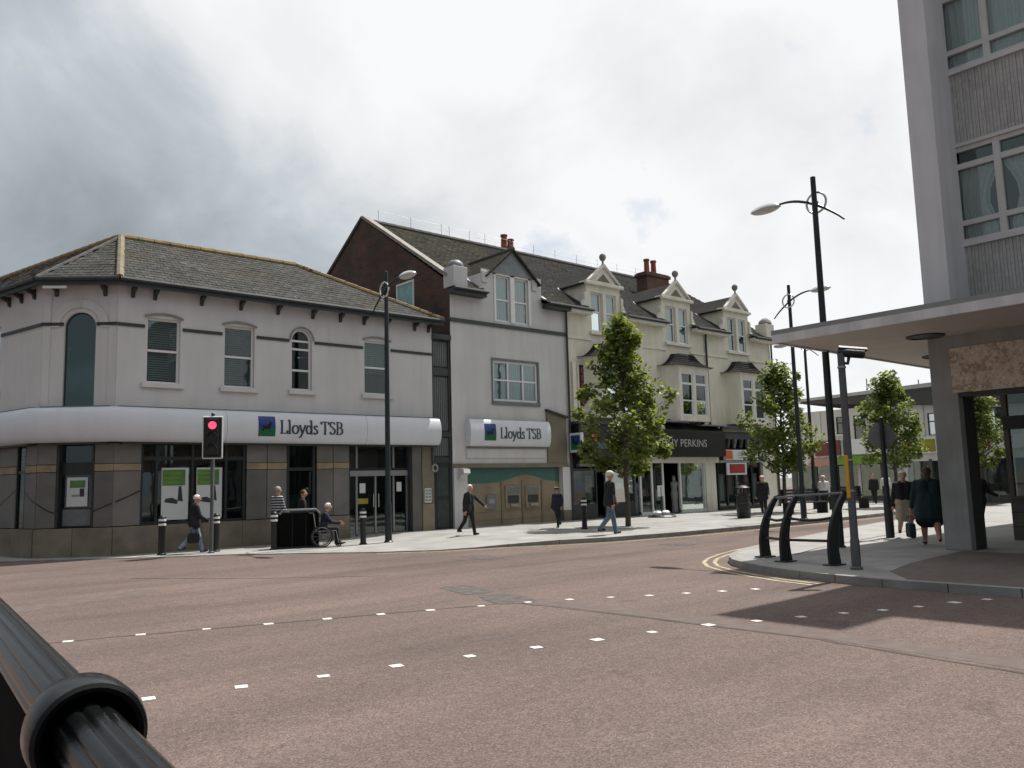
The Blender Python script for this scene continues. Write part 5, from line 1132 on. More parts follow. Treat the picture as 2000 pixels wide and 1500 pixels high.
# ------------------------------------------------------------------ office block on the right with its canopy
FT = Fr((16.9, 0), (0, -1), (-1, 0))     # u = -Y, o = towards -X
def tower():
    B = thing('office_block', 'grey mosaic-tiled office block with white corner fin above a flat canopy', 'building', (18, 3, 0.12))
    HT = 12.3; UL = -6.45; UR = 12.0     # u range: left corner at Y = 6.45
    Wn = [(-6.22, -2.6, 6.02, 7.92), (-6.22, -2.6, 9.48, 11.38), (-1.6, 2.0, 6.02, 7.92), (-1.6, 2.0, 9.48, 11.38)]
    MB(FT).wall(UL, UR, 4.6, HT, Wn, 0.2, 0.0).build('wall', 'tile_back', B)
    mb = MB(); mb.quad((16.9, 6.5, 4.5), (34, 6.5, 4.5), (34, 6.5, HT), (16.9, 6.5, HT)); mb.quad((34, 6.5, 0), (34, -12, 0), (34, -12, HT), (34, 6.5, HT)); mb.quad((16.9, -12, 4.5), (34, -12, 4.5), (34, -12, HT), (16.9, -12, HT)); mb.quad((16.9, 6.5, HT), (34, 6.5, HT), (34, -12, HT), (16.9, -12, HT)); mb.build('rear_wall', 'concrete_white', B)
    # narrow upright mosaic tiles
    rg = random.Random(3); mb = MB(FT); tw, th = 0.06, 0.12
    u = UL + 0.05; col = 0
    while u < -1.2:
        z = 4.62
        while z < HT:
            zz0, zz1 = max(z, 4.6), z + th - 0.002
            if not any(h[0] - 0.04 < u + tw / 2 < h[1] + 0.04 and h[2] - 0.06 < z + th / 2 < h[3] + 0.06 for h in Wn):
                d = 0.010 + rg.uniform(0, 0.002) + (0.009 if col % 2 else 0)
                a = [mb.pt(u + 0.003, d, zz0), mb.pt(u + tw - 0.003, d, zz0), mb.pt(u + tw - 0.003, d, zz1), mb.pt(u + 0.003, d, zz1)]; mb.face(a)
                b = [mb.pt(u + 0.003, 0, zz0), mb.pt(u + tw - 0.003, 0, zz0), mb.pt(u + tw - 0.003, 0, zz1), mb.pt(u + 0.003, 0, zz1)]
                mb.face((a[0], b[0], b[3], a[3])); mb.face((a[1], a[2], b[2], b[1])); mb.face((a[0], a[1], b[1], b[0]))
            z += th
        u += tw; col += 1
    mb.build('mosaic_tiles', 'mosaic', B, kind='stuff')
    for z0 in (6.02, 9.48):
        for a, b in ((-6.22, -2.6), (-1.6, 2.0)):
            z1 = z0 + 1.90; w = MB(FT); f_ = 0.09; n = 4; us = [a + (b - a) * k / n for k in range(n + 1)]
            o0, o1 = -0.10, 0.02
            w.box(a, a + f_, o0, o1, z0, z1); w.box(b - f_, b, o0, o1, z0, z1)
            for zz, hh in ((z0, 0.07), (z0 + 0.34, 0.10), (z1 - 0.44, 0.11), (z1 - 0.09, 0.09)): w.box(a + f_, b - f_, o0, o1 - 0.004, zz, zz + hh)
            for u in us[1:-1]: w.box(u - 0.06, u + 0.06, o0, o1 + 0.006, z0, z1)
            w = w.build('window', 'window_pvc', B)
            for i in range(n):
                for p, q in ((z0 + 0.07, z0 + 0.34), (z0 + 0.44, z1 - 0.44), (z1 - 0.33, z1 - 0.09)): MB(FT).quad((us[i] + 0.06, -0.05, p), (us[i + 1] - 0.06, -0.05, p), (us[i + 1] - 0.06, -0.05, q), (us[i] + 0.06, -0.05, q)).build('pane', 'glass_tower', w)
                # drawn curtain, swept to one side in the lower floor
                mb = MB(FT); m_ = 26; x0_, x1_ = us[i] + 0.02, us[i + 1] - 0.02; zt, zb = (z1 - 0.42 if z0 < 8 else z1), z0
                for k in range(m_):
                    t0, t1 = k / m_, (k + 1) / m_; d0, d1 = -0.16 - 0.035 * math.sin(t0 * 40), -0.16 - 0.035 * math.sin(t1 * 40)
                    rows = [zb + (zt - zb) * r_ / 6 for r_ in range(7)]
                    def sx(t, z):
                        if z0 > 8: return x0_ + (x1_ - x0_) * t
                        s_ = (zt - z) / (zt - zb); side = 1 if i % 2 == 0 else 0; pinch = 0.28 * max(0.0, math.sin(math.pi * min(1, s_ * 1.25) / 1.15)) ** 1.3
                        tt = t * (1 - pinch) + (pinch if side == 0 else 0); return x0_ + (x1_ - x0_) * tt
                    for za, zc in zip(rows, rows[1:]): mb.quad((sx(t0, za), d0, za), (sx(t1, za), d1, za), (sx(t1, zc), d1, zc), (sx(t0, zc), d0, zc))
                mb.build('curtain', 'curtain', w, smooth=True)
            MB(FT).box(a, b, -1.3, -1.28, z0, z1).build('room_wall', 'interior', w)
            MB(FT).box(a - 0.06, b + 0.06, -0.05, 0.07, z0 - 0.08, z0 - 0.002).build('sill', 'concrete_white', w); MB(FT).box(a - 0.06, b + 0.06, -0.02, 0.06, z1 + 0.002, z1 + 0.07).build('head_trim', 'window_pvc', w)
    # white corner fin, standing a metre proud
    MB().box(15.95, 16.9, 6.02, 6.5, 4.58, HT + 0.3).build('corner_fin', 'concrete_white', B, bevel=0.01)
    MB().box(15.9, 19.0, 4.9, 6.55, HT + 0.3, HT + 0.5).build('shadow_slab', 'concrete_white', B)  # unseen slab, added to give the corner's shadow its breadth on the road
    # canopy
    cp = MB().box(15.0, 34, -12, 9.05, 4.36, 4.56).build('canopy', 'soffit', B)
    mb = MB(); mb.box(14.94, 15.0, -12, 9.11, 4.33, 4.50); mb.box(15.0, 34, 9.05, 9.11, 4.33, 4.50); mb.build('canopy_edge', 'canopy_edge', cp)
    mb = MB(); mb.box(14.97, 15.02, -12, 9.14, 4.50, 4.60); mb.box(15.02, 34, 9.06, 9.14, 4.50, 4.60); mb.build('canopy_flashing', 'sign_back', cp)
    MB().box(15.02, 34, -12, 9.06, 4.565, 4.60).build('canopy_felt', 'far_dark', cp)
    for x, y in ((17.0, 6.95), (20.2, 8.0), (23.0, 7.6), (17.0, 3.4)):
        MB().lathe((x, y, 4.33), [(0.30, 0.02), (0.31, 0.0), (0.35, 0.0), (0.36, 0.03)], 28).build('downlight', 'column_dark', cp, smooth=True)  # dark disc: the shade of a recess is put into its colour
    # columns
    for y in (6.62, 0.2):
        c = MB().box(17.48, 18.22, y, y + 0.50, 0.12, 4.36).build('column', 'column_grey', B, bevel=0.015)
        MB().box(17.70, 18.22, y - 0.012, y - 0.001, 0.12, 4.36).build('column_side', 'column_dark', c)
    # peeling sign board spanning from the column
    MB().box(17.44, 17.475, -12, 6.70, 3.21, 4.10).build('sign_board', 'peeling_board', B)
    MB().box(17.46, 17.6, -12, 6.62, 4.10, 4.36).build('board_head', 'column_grey', B); MB().box(17.48, 17.9, -12, 6.60, 3.12, 3.205).build('board_soffit', 'column_dark', B)
    # shop beyond the arcade, its glazed front set back behind the column
    S = Fr((20.6, 0), (0, -1), (-1, 0)); a0 = -6.9
    MB(S).box(a0, 12, -0.10, 0.0, 0.12, 1.02).build('stall_riser', 'wood_stall', B)
    for z in (0.40, 0.72): MB(S).box(a0, 12, 0.0, 0.012, z, z + 0.02).build('riser_joint', 'frame_dark', B)
    MB(S).box(a0, 12, 0.0, 0.06, 1.02, 1.09).build('shop_sill', 'wood_stall', B)
    MB(S).box(a0, 12, -0.12, 0.05, 2.56, 2.86).build('shop_transom', 'frame_dark', B); MB(S).box(a0, 12, -0.12, 0.05, 3.5, 4.36).build('shop_head', 'column_grey', B)
    for k in range(9):
        u = a0 + 0.05 + k * 1.35; MB(S).box(u - 0.05, u + 0.05, -0.1, 0.03, 1.09, 3.5).build('shop_mullion', 'wood_stall', B)
        MB(S).quad((u + 0.05, -0.04, 1.09), (u + 1.30, -0.04, 1.09), (u + 1.30, -0.04, 2.56), (u + 0.05, -0.04, 2.56)).build('shop_pane', 'glass_shop', B); MB(S).quad((u + 0.05, -0.04, 2.86), (u + 1.30, -0.04, 2.86), (u + 1.30, -0.04, 3.5), (u + 0.05, -0.04, 3.5)).build('shop_pane', 'glass_shop', B)
    MB().box(22.9, 23.0, -12, 6.85, 0.12, 4.36).build('shop_interior', 'interior_shop', B); MB().quad((20.6, 6.9, 0.12), (23, 6.9, 0.12), (23, 6.9, 4.36), (20.6, 6.9, 4.36)).build('shop_return', 'glass_shop', B)
    for k in range(4): MB(S).box(-6.6 + k * 0.5, -6.35 + k * 0.5, -0.9, -0.7, 1.2, 1.5 + 0.25 * (k % 3)).build('window_display', ('poster_white', 'maroon_sign', 'blind', 'poster_dark')[k], B)
tower()

# ------------------------------------------------------------------ far shops closing the street
def far_shops():
    FX = Fr((48, 0), (0, -1), (-1, 0)); B = thing('far_shops', 'long low white building with dark flat roof and small shops closing the street', 'building', (50, 20, 0))
    a0, a1 = -28.5, -6.0
    holes = [(-25.3, -24.6, 4.1, 5.15), (-24.2, -23.45, 3.7, 5.15), (-22.9, -22.2, 3.7, 5.1), (-21.0, -20.3, 3.7, 5.0), (-19.9, -19.2, 3.7, 4.95), (-18.4, -17.6, 3.7, 5.0), (-16.8, -16.0, 3.7, 5.0), (-14.8, -14.0, 3.7, 5.0)]
    MB(FX).wall(a0, a1, 2.3, 5.6, holes, 0.15).build('wall', 'far_white', B)
    for a, b, c, d in holes: sash(B, FX, a, b, c, d, 0.10, rail=(c + d) / 2 + 0.15, glass='glass_dark', back='none', sillmat='far_white', mat='frame_dark', fw_=0.05)
    for u in (-26.4, -23.3, -20.2, -17.1): MB(FX).box(u - 0.12, u + 0.12, 0.0, 0.06, 3.2, 5.6).build('pilaster', 'far_white', B)
    MB().quad((48, 28.5, 0), (62, 28.5, 0), (62, 28.5, 5.6), (48, 28.5, 5.6)).build('side_wall', 'far_white', B); MB().quad((48, 6, 0), (62, 6, 0), (62, 6, 5.6), (48, 6, 5.6)).build('side_wall', 'far_white', B)
    # dark roof slab whose overhang deepens along the front
    mb = MB(); 
    top = [(48 - 0.3, 27.5, 6.35), (48 - 0.9, 17, 6.50), (48 - 1.2, 6, 6.6), (62, 6, 6.6), (62, 28.5, 6.35)]; bot = [(48 - 0.2, 27.5, 6.15), (48 - 0.5, 17, 5.10), (48 - 0.7, 6, 5.0), (62, 6, 5.0), (62, 28.5, 6.1)]
    T = [mb.pt(*p) for p in top]; Bo = [mb.pt(*p) for p in bot]; mb.face(T); mb.face(Bo[::-1])
    for k in range(5): mb.face((T[k], T[(k + 1) % 5], Bo[(k + 1) % 5], Bo[k]))
    rf = mb.build('roof', 'far_dark', B)
    mb = MB(); 
    for p, q in ((top[0], top[1]), (top[1], top[2])):
        I = [mb.pt(p[0] - 0.15, p[1], p[2] - 0.10), mb.pt(q[0] - 0.15, q[1], q[2] - 0.16), mb.pt(q[0] - 0.15, q[1], q[2] + 0.10), mb.pt(p[0] - 0.15, p[1], p[2] + 0.06)]; J = [mb.pt(p[0] + 0.4, p[1], p[2] - 0.05), mb.pt(q[0] + 0.4, q[1], q[2] - 0.05), mb.pt(q[0] + 0.4, q[1], q[2] + 0.10), mb.pt(p[0] + 0.4, p[1], p[2] + 0.06)]
        mb.face(I); mb.face((I[3], I[2], J[2], J[3])); mb.face((I[0], J[0], J[1], I[1]))
    mb.build('roof_edge', 'far_roof_edge', rf)
    for y, h in ((25.6, 0.9), (24.9, 0.5), (23.3, 0.9), (22.6, 0.5), (20.3, 0.5)): MB().tube([(48.2, y, 6.4), (48.2, y, 6.4 + h)], 0.03, 5).build('roof_aerial', 'far_dark', rf)
    MB(FX).box(a0, a1, -1.2, -1.1, 0, 2.4).build('shop_interior', 'interior_shop', B)
    S = [(-26.75, -25.1, 2.85, 3.75, 'maroon_sign'), (-24.9, -24.5, 2.85, 3.75, 'frame_dark'), (-24.4, -22.5, 2.85, 3.75, 'sign_white'), (-21.3, -19.55, 2.80, 3.5, 'yellow_green'), (-19.0, -16.8, 2.8, 3.5, 'red_sign'), (-16.6, -14.0, 2.8, 3.5, 'sign_white')]
    for a, b, c, d, m_ in S: MB(FX).box(a, b, 0.0, 0.12, c, d).build('shop_sign', m_, B)
    MB(FX).box(-21.45, -19.42, 0.0, 0.10, 2.72, 3.62).build('sign_frame', 'sign_white', B)
    mb = MB(FX); mb.prism([(0.0, 2.80), (0.0, 2.45), (0.75, 2.25), (0.75, 2.45)], -25.2, -22.5, 'u'); mb.build('green_awning', 'lime', B)
    mb = MB(FX); mb.prism([(0.0, 2.75), (0.0, 2.45), (0.7, 2.2), (0.7, 2.42)], -26.9, -25.4, 'u'); mb.build('pink_awning', 'salmon', B)
    u = -28.2
    while u < -7:
        MB(FX).box(u - 0.08, u + 0.08, -0.1, 0.03, 0, 2.4).build('shop_pier', 'far_white' if int(u) % 3 == 0 else 'far_dark', B)
        MB(FX).quad((u + 0.08, -0.03, 0.4), (u + 1.3, -0.03, 0.4), (u + 1.3, -0.03, 2.3), (u + 0.08, -0.03, 2.3)).build('shop_pane', 'glass_shop', B); MB(FX).box(u + 0.08, u + 1.3, -0.1, 0.0, 0, 0.4).build('stall_riser', 'far_dark', B); u += 1.38
    MB(FX).box(-22.2, -20.9, -0.05, 0.02, 0.0, 2.4).build('roller_shutter', 'blind', B)
far_shops()

# ------------------------------------------------------------------ street furniture
def lamp_post(loc, rot, label, arm=1.0):
    t = thing('street_lamp', label, 'street lamp', loc, rot, 'curved-arm street lamps', world=False)
    MB().lathe((0, 0, 0), [(0.14, 0), (0.14, 0.02), (0.105, 0.05), (0.105, 1.1), (0.085, 1.16), (0.075, 4.0), (0.058, 8.2), (0.02, 8.22)], 14).build('post', 'black_lamp', t, smooth=True)
    P = []
    for k in range(15): q = k / 14; y = -0.62 + 1.62 * q; P.append((0.075, y, 7.08 + 0.80 * math.sin(min(1, q * 1.02) * math.pi / 2 * 1.06) ** 0.9 - 0.05 * q))
    MB().tube(P, [0.022 + 0.012 * math.sin(math.pi * k / 14) for k in range(15)], 8).build('arm', 'black_lamp', t, smooth=True)
    MB().ring((0.075, 0, 7.62), (0, 1, 0), (0, 0, 1), 0.235, 0.026, 30, 8).build('ring', 'chrome', t, smooth=True)
    MB().tube([(0.02, 0, 7.62), (0.09, 0, 7.62)], 0.05, 8).build('clamp', 'black_lamp', t)
    # flattened luminaire: dark hood above, pale bowl below
    hd = MB(); n, m_ = 18, 7; cy, cz = 1.28, 7.80
    def ell(sz, flip, nm, mat, hz):
        mb = MB(); rings = []
        for i in range(m_ + 1):
            a = math.pi / 2 * i / m_; rr, zz = math.cos(a), math.sin(a) * hz * flip
            rings.append([mb.pt(0.075 + 0.17 * rr * math.cos(2 * math.pi * j / n) * sz, cy + 0.40 * rr * math.sin(2 * math.pi * j / n) * sz, cz + zz) for j in range(n)])
        for A, C in zip(rings, rings[1:]):
            for j in range(n): mb.face((A[j], A[(j + 1) % n], C[(j + 1) % n], C[j]))
        mb.face(rings[0]); return mb.build(nm, mat, t, smooth=True)
    hd = ell(1.0, 1, 'lamp_hood', 'chrome', 0.13); ell(0.92, -1, 'lamp_bowl', 'lens', 0.09)
    return t
L1 = lamp_post((13.55, 21.35, pz(13.55)), math.pi, 'street lamp with black post in front of the bank doorway')
L2 = dup(L1, (17.05, 9.11, 0.12), 0.0, 'nearest and tallest-looking street lamp, rising past the white canopy edge')
L3 = dup(L1, (27.5, 15.95, 0.12), math.pi, 'street lamp on the far kerb, just left of the nearest lamp post')
L4 = dup(L1, (35.9, 20.2, 0.12), 0.0, 'most distant street lamp, its lamp head beside the end of the cream terrace')
L3.scale = (1, 1, 1.04)

def bollard(loc, label, first=None):
    if first: return dup(first, loc, 0, label)
    t = thing('bollard', label, 'bollard', loc, 0, 'black bollards with two white bands', world=False)
    MB().lathe((0, 0, 0), [(0.115, 0), (0.115, 0.03), (0.085, 0.05), (0.085, 0.72), (0.095, 0.74), (0.095, 0.96), (0.085, 1.0), (0.05, 1.04), (0.01, 1.05)], 18).build('post', 'black_satin', t, smooth=True)
    for z in (0.77, 0.89): MB().lathe((0, 0, z), [(0.096, 0.0), (0.098, 0.002), (0.098, 0.055), (0.096, 0.057)], 18).build('white_band', 'white_gloss', t, smooth=True)
    return t
b1 = bollard((7.62, 23.15, 0.022), 'banded bollard furthest left, in front of the bank posters')
bollard((9.0, 22.95, 0.022), 'banded bollard under the red traffic light', b1)
bollard((10.28, 22.05, 0.022), 'banded bollard at the left end of the black cabinet', b1)
bollard((12.72, 21.4, pz(12.72)), 'banded bollard just left of the bank doorway lamp post', b1)
bollard((19.75, 19.3, 0.12), 'bollard on the far pavement left of the man in jeans', b1)

def traffic_light():
    t = thing('traffic_light', 'traffic light showing red in front of the bank fascia', 'traffic light', (8.72, 22.55, 0.022), R(-25), world=False)
    MB().lathe((0, 0, 0), [(0.09, 0), (0.09, 0.03), (0.05, 0.05), (0.05, 3.7), (0.02, 3.75)], 12).build('pole', 'signal_pole', t, smooth=True)
    h = MB().box(-0.265, 0.265, -0.17, -0.09, 2.52, 3.68).build('backing_board', 'white_gloss', t, bevel=0.03)
    MB().box(-0.235, 0.235, -0.20, -0.165, 2.55, 3.65).build('board_face', 'black_satin', t, bevel=0.02)
    MB().box(-0.15, 0.15, -0.32, -0.20, 2.62, 3.60).build('signal_body', 'black_satin', t, bevel=0.02)
    for z, m_ in ((3.42, 'signal_red'), (3.11, 'frame_dark'), (2.80, 'frame_dark')):
        mb = MB(); c = [(0.105 * math.cos(2 * math.pi * k / 20), 0.105 * math.sin(2 * math.pi * k / 20)) for k in range(20)]
        I = [mb.pt(x, -0.335, z + y) for x, y in c]; J = [mb.pt(x, -0.30, z + y) for x, y in c]; mb.face(I)
        for k in range(20): mb.face((I[k], I[(k + 1) % 20], J[(k + 1) % 20], J[k]))
        ln = mb.build('lens', m_, t)
        mb = MB(); ang = [math.pi * (0.0 + k / 12) for k in range(13)]
        for a, b in zip(ang, ang[1:]): mb.quad((0.125 * math.cos(a), -0.32, z + 0.125 * math.sin(a)), (0.125 * math.cos(b), -0.32, z + 0.125 * math.sin(b)), (0.12 * math.cos(b), -0.46, z + 0.115 * math.sin(b)), (0.12 * math.cos(a), -0.46, z + 0.115 * math.sin(a)))
        mb.build('visor', 'black_satin', t)
    MB().lathe((0, -0.1, 3.68), [(0.03, 0), (0.05, 0.03), (0.05, 0.07), (0.02, 0.1)], 10).build('detector', 'black_satin', t)
traffic_light()

def cabinet():
    t = thing('black_cabinet', 'long black street cabinet with people standing behind it by the bank', 'cabinet', (10.95, 22.1, 0.022), R(-14), world=False)
    MB().box(-0.52, 0.62, -0.20, 0.22, 0.0, 1.0).build('body', 'black_matt', t, bevel=0.04)
    MB().tube([(-0.50, -0.22, 0.95), (-0.40, -0.22, 1.06), (0.52, -0.22, 1.06), (0.62, -0.22, 0.95)], 0.035, 8).build('top_rail', 'pole_grey', t, smooth=True)
    MB().box(-0.54, 0.64, -0.22, 0.24, 0.0, 0.05).build('base', 'black_satin', t)
    for x in (-0.14, 0.24): MB().box(x - 0.006, x + 0.006, -0.206, -0.2, 0.06, 0.94).build('door_gap', 'black_satin', t)
cabinet()

def camera_pole():
    t = thing('camera_pole', 'grey pole with yellow strip and a security camera on top', 'pole', (13.23, 6.80, 0.12), 0, world=False)
    MB().lathe((0, 0, 0), [(0.10, 0), (0.10, 0.03), (0.075, 0.05), (0.075, 0.45), (0.065, 0.5), (0.058, 3.55), (0.02, 3.58)], 14).build('pole', 'signal_pole', t, smooth=True)
    MB().box(-0.085, -0.05, -0.025, 0.035, 1.15, 1.85).build('yellow_strip', 'yellow_plastic', t, bevel=0.01)
    for z in (1.25, 1.75, 3.3): MB().lathe((0, 0, z), [(0.066, 0), (0.07, 0.005), (0.07, 0.03), (0.066, 0.035)], 14).build('band', 'metal_grey', t)
    c = MB(); d = Vector((0.65, -0.72, -0.12)).normalized(); p = Vector((0.05, -0.05, 3.56))
    MB().tube([(0.0, 0.0, 3.40), (0.08, -0.07, 3.38), (0.10, -0.09, 3.50)], 0.03, 8).build('bracket', 'black_satin', t, smooth=True)
    h = MB().tube([p - d * 0.12, p + d * 0.02, p + d * 0.30], [0.05, 0.075, 0.075], 10).build('camera_housing', 'black_satin', t, smooth=True)
    MB().tube([p + d * -0.1 + Vector((0, 0, 0.085)), p + d * 0.36 + Vector((0, 0, 0.085))], 0.035, 4).build('sun_shield', 'black_satin', h); MB().tube([p + d * 0.30, p + d * 0.312], 0.055, 12).build('camera_lens', 'glass_dark', h)
camera_pole()

def sign_post():
    t = thing('sign_post', 'black sign post with a round road sign seen from behind', 'sign', (20.15, 9.45, 0.12), 0, world=False)
    MB().lathe((0, 0, 0), [(0.10, 0), (0.10, 0.9), (0.06, 1.0), (0.05, 2.9), (0.01, 2.92)], 12).build('post', 'black_lamp', t, smooth=True)
    n_ = Vector((-0.80, -0.60, 0)); u_ = Vector((0.6, -0.8, 0)); c = Vector((0, 0, 2.45)) - n_ * 0.07; mb = MB()
    ring = [(0.31 * math.cos(2 * math.pi * k / 28), 0.31 * math.sin(2 * math.pi * k / 28)) for k in range(28)]
    I = [mb.pt(*(c + u_ * a + Vector((0, 0, b)))) for a, b in ring]; J = [mb.pt(*(c - n_ * 0.012 + u_ * a + Vector((0, 0, b)))) for a, b in ring]; mb.face(I); mb.face(J[::-1])
    for k in range(28): mb.face((I[k], I[(k + 1) % 28], J[(k + 1) % 28], J[k]))
    s_ = mb.build('sign_disc', 'sign_back', t)
    for z in (2.32, 2.58): MB().tube([c + n_ * 0.012 - u_ * 0.22 + Vector((0, 0, z - 2.45)), c + n_ * 0.012 + u_ * 0.22 + Vector((0, 0, z - 2.45))], 0.016, 6).build('channel', 'metal_grey', s_)
sign_post()

def corner_barrier():
    t = thing('corner_barrier', 'black barrier of three curved posts and rails on the near pavement corner', 'barrier', (13.9, 8.3, 0.12))
    posts = [Vector((14.32, 9.18, 0.12)), Vector((13.74, 8.39, 0.12)), Vector((13.63, 7.40, 0.12))]
    inn = Vector((0.92, -0.38, 0))
    def spine(b, h):
        return [b + inn * (0.02 - 0.05 * math.sin(q * math.pi) + 0.30 * q ** 2.4) + Vector((0, 0, h * q)) for q in [k / 9 for k in range(10)]]
    tops = []
    for k, b in enumerate(posts):
        S = spine(b, 1.12 + 0.05 * k); mb = MB(); al = Vector((-inn.y, inn.x, 0)); sec = []
        for i, p in enumerate(S):
            q = i / 9; w = 0.115 - 0.06 * q; th = 0.038
            sec.append([mb.pt(*(p + inn * a * w + al * c * th)) for a, c in ((-1, -1), (1, -1), (1, 1), (-1, 1))])
        for A, C in zip(sec, sec[1:]):
            for j in range(4): mb.face((A[j], A[(j + 1) % 4], C[(j + 1) % 4], C[j]))
        mb.face(sec[0][::-1]); mb.face(sec[-1]); pst = mb.build('post', 'black_satin', t, bevel=0.012)
        MB().box(b.x - 0.17, b.x + 0.17, b.y - 0.13, b.y + 0.13, 0.12, 0.145).build('foot_plate', 'black_satin', pst, bevel=0.008)
        tops.append(S)
    for i, r_, m_, sag in ((9, 0.022, 'pole_grey', 0.0), (6, 0.024, 'black_satin', 0.05), (3, 0.024, 'black_satin', 0.0)):
        for a, b in ((0, 1), (1, 2)):
            p, q = tops[a][i], tops[b][i]; P = [p.lerp(q, k / 8) - Vector((0, 0, sag * math.sin(math.pi * k / 8))) for k in range(9)]; MB().tube(P, r_, 8).build('rail', m_, t, smooth=True)
    for p in (tops[0][9], tops[2][9]): MB().tube([p - inn * 0.02, p + inn * 0.10 + Vector((0, 0, 0.05))], [0.035, 0.02], 8).build('rail_end', 'black_satin', t, smooth=True)
corner_barrier()

def front_rail():
    """fluted top rail of the guard rail the photographer stands behind"""
    d = Vector((0.081, 0.997, 0)); s_ = Vector((d.y, -d.x, 0)); c = Vector((0.366, 1.440, 1.290))
    t = thing('guard_rail', 'glossy black fluted guard rail with round collar, close in the corner', 'railing', (c.x, c.y, 0))
    def fluted(a, b, r, nm):
        mb = MB(); n = 96; secs = []
        for p in (a, b):
            sec = []
            for j in range(n):
                an = 2 * math.pi * j / n; g = max(0.0, math.cos(an * 10)) ** 2; rr = r * (1 - 0.10 * g); sec.append(mb.pt(*(p + s_ * math.cos(an) * rr + Vector((0, 0, math.sin(an) * rr)))))
            secs.append(sec)
        for j in range(n): mb.face((secs[0][j], secs[0][(j + 1) % n], secs[1][(j + 1) % n], secs[1][j]))
        mb.face(secs[0][::-1]); mb.face(secs[1]); return mb.build(nm, 'black_gloss', t, smooth=True)
    fluted(c + d * 0.04, c + d * 2.4, 0.052, 'rail_tube'); fluted(c - d * 0.75, c - d * 0.02, 0.049, 'rail_tube')
    # hollow collar
    mb = MB(); n = 40; prof = [(0.053, 0.17), (0.062, 0.12), (0.074, 0.065), (0.080, 0.05), (0.083, 0.03), (0.083, -0.035), (0.080, -0.046), (0.074, -0.050), (0.067, -0.046), (0.060, -0.015), (0.046, 0.0)]
    secs = [[mb.pt(*(c + d * a + s_ * math.cos(2 * math.pi * j / n) * r_ + Vector((0, 0, math.sin(2 * math.pi * j / n) * r_)))) for j in range(n)] for r_, a in prof]
    for A, C in zip(secs, secs[1:]):
        for j in range(n): mb.face((A[j], A[(j + 1) % n], C[(j + 1) % n], C[j]))
    mb.build('collar', 'black_gloss', t, smooth=True)
    # post and side panel under the collar
    for k in (0.03, 1.9): 
        p = c + d * k; MB().tube([(p.x, p.y, 0.0), (p.x, p.y, 1.25)], 0.045, 16).build('post', 'black_gloss', t, smooth=True); MB().lathe((p.x, p.y, 0), [(0.12, 0), (0.12, 0.02), (0.06, 0.05)], 16).build('foot', 'black_satin', t)
    mb = MB(); q = [(c + d * a + s_ * w_) for a, w_ in ((0.05, -0.012), (2.3, -0.012), (2.3, 0.012), (0.05, 0.012))]; mb.prism([(p.x, p.y) for p in q], 0.25, 1.245, 'z'); mb.build('infill_panel', 'black_matt', t)
front_rail()

def litter_bin(loc, label):
    t = thing('litter_bin', label, 'litter bin', loc, 0, world=False)
    MB().lathe((0, 0, 0), [(0.24, 0), (0.26, 0.04), (0.26, 0.85), (0.28, 0.87), (0.28, 0.92), (0.22, 0.92), (0.2, 0.7)], 18).build('bin_body', 'black_satin', t, smooth=True)
    for z in (0.25, 0.55): MB().lathe((0, 0, z), [(0.262, 0), (0.27, 0.005), (0.27, 0.03), (0.262, 0.035)], 18).build('hoop', 'dark_trim', t)
    for a in (0.4, 2.5, 4.6): MB().tube([(0.24 * math.cos(a), 0.24 * math.sin(a), 0.9), (0.24 * math.cos(a), 0.24 * math.sin(a), 1.12)], 0.02, 6).build('hood_strut', 'black_satin', t)
    MB().lathe((0, 0, 1.12), [(0.28, 0), (0.28, 0.03), (0.16, 0.10), (0.02, 0.13)], 18).build('hood', 'black_satin', t, smooth=True)
litter_bin((27.6, 18.5, 0.12), 'round black litter bin in front of the orange and white shop')
def bench(loc, rot, label):
    t = thing('street_bench', label, 'bench', loc, rot, world=False)
    for k in range(4): MB().box(-1.1, 1.1, -0.22 + k * 0.115, -0.12 + k * 0.115, 0.44, 0.48).build('seat_slat', 'black_satin', t)
    for k in range(4): MB().box(-1.1, 1.1, 0.24 + 0.02 * k, 0.27 + 0.02 * k, 0.54 + k * 0.12, 0.64 + k * 0.12).build('back_slat', 'black_satin', t)
    for x in (-0.95, 0.95): MB().box(x - 0.04, x + 0.04, -0.22, 0.30, 0.0, 0.44).build('leg', 'black_satin', t); MB().box(x - 0.04, x + 0.04, 0.20, 0.36, 0.44, 1.0).build('back_post', 'black_satin', t)
bench((31.6, 18.2, 0.12), R(-14), 'black slatted bench on the far pavement behind the corner barrier')
bench((36.6, 18.9, 0.12), R(-14), 'black slatted bench furthest down the street below the pink awning')
def flower_display():
    t = thing('sale_stand', 'low dark stand with white weights on the pavement outside the black-fronted shop', 'stand', (27.4, 22.3, 0.12), R(-5), world=False)
    MB().lathe((0, 0, 0), [(0.55, 0), (0.6, 0.03), (0.5, 0.09), (0.3, 0.1)], 20).build('base', 'black_satin', t)
    for x in (-0.25, 0.22): MB().lathe((x, 0, 0.1), [(0.17, 0), (0.19, 0.1), (0.12, 0.16), (0.02, 0.18)], 12).build('white_box', 'white_gloss', t, smooth=True)
    MB().tube([(0, 0, 0.09), (0, 0, 1.25)], 0.025, 8).build('pole', 'black_satin', t); MB().box(-0.2, 0.2, -0.012, 0.012, 0.85, 1.3).build('card', 'poster_white', t)
flower_display()

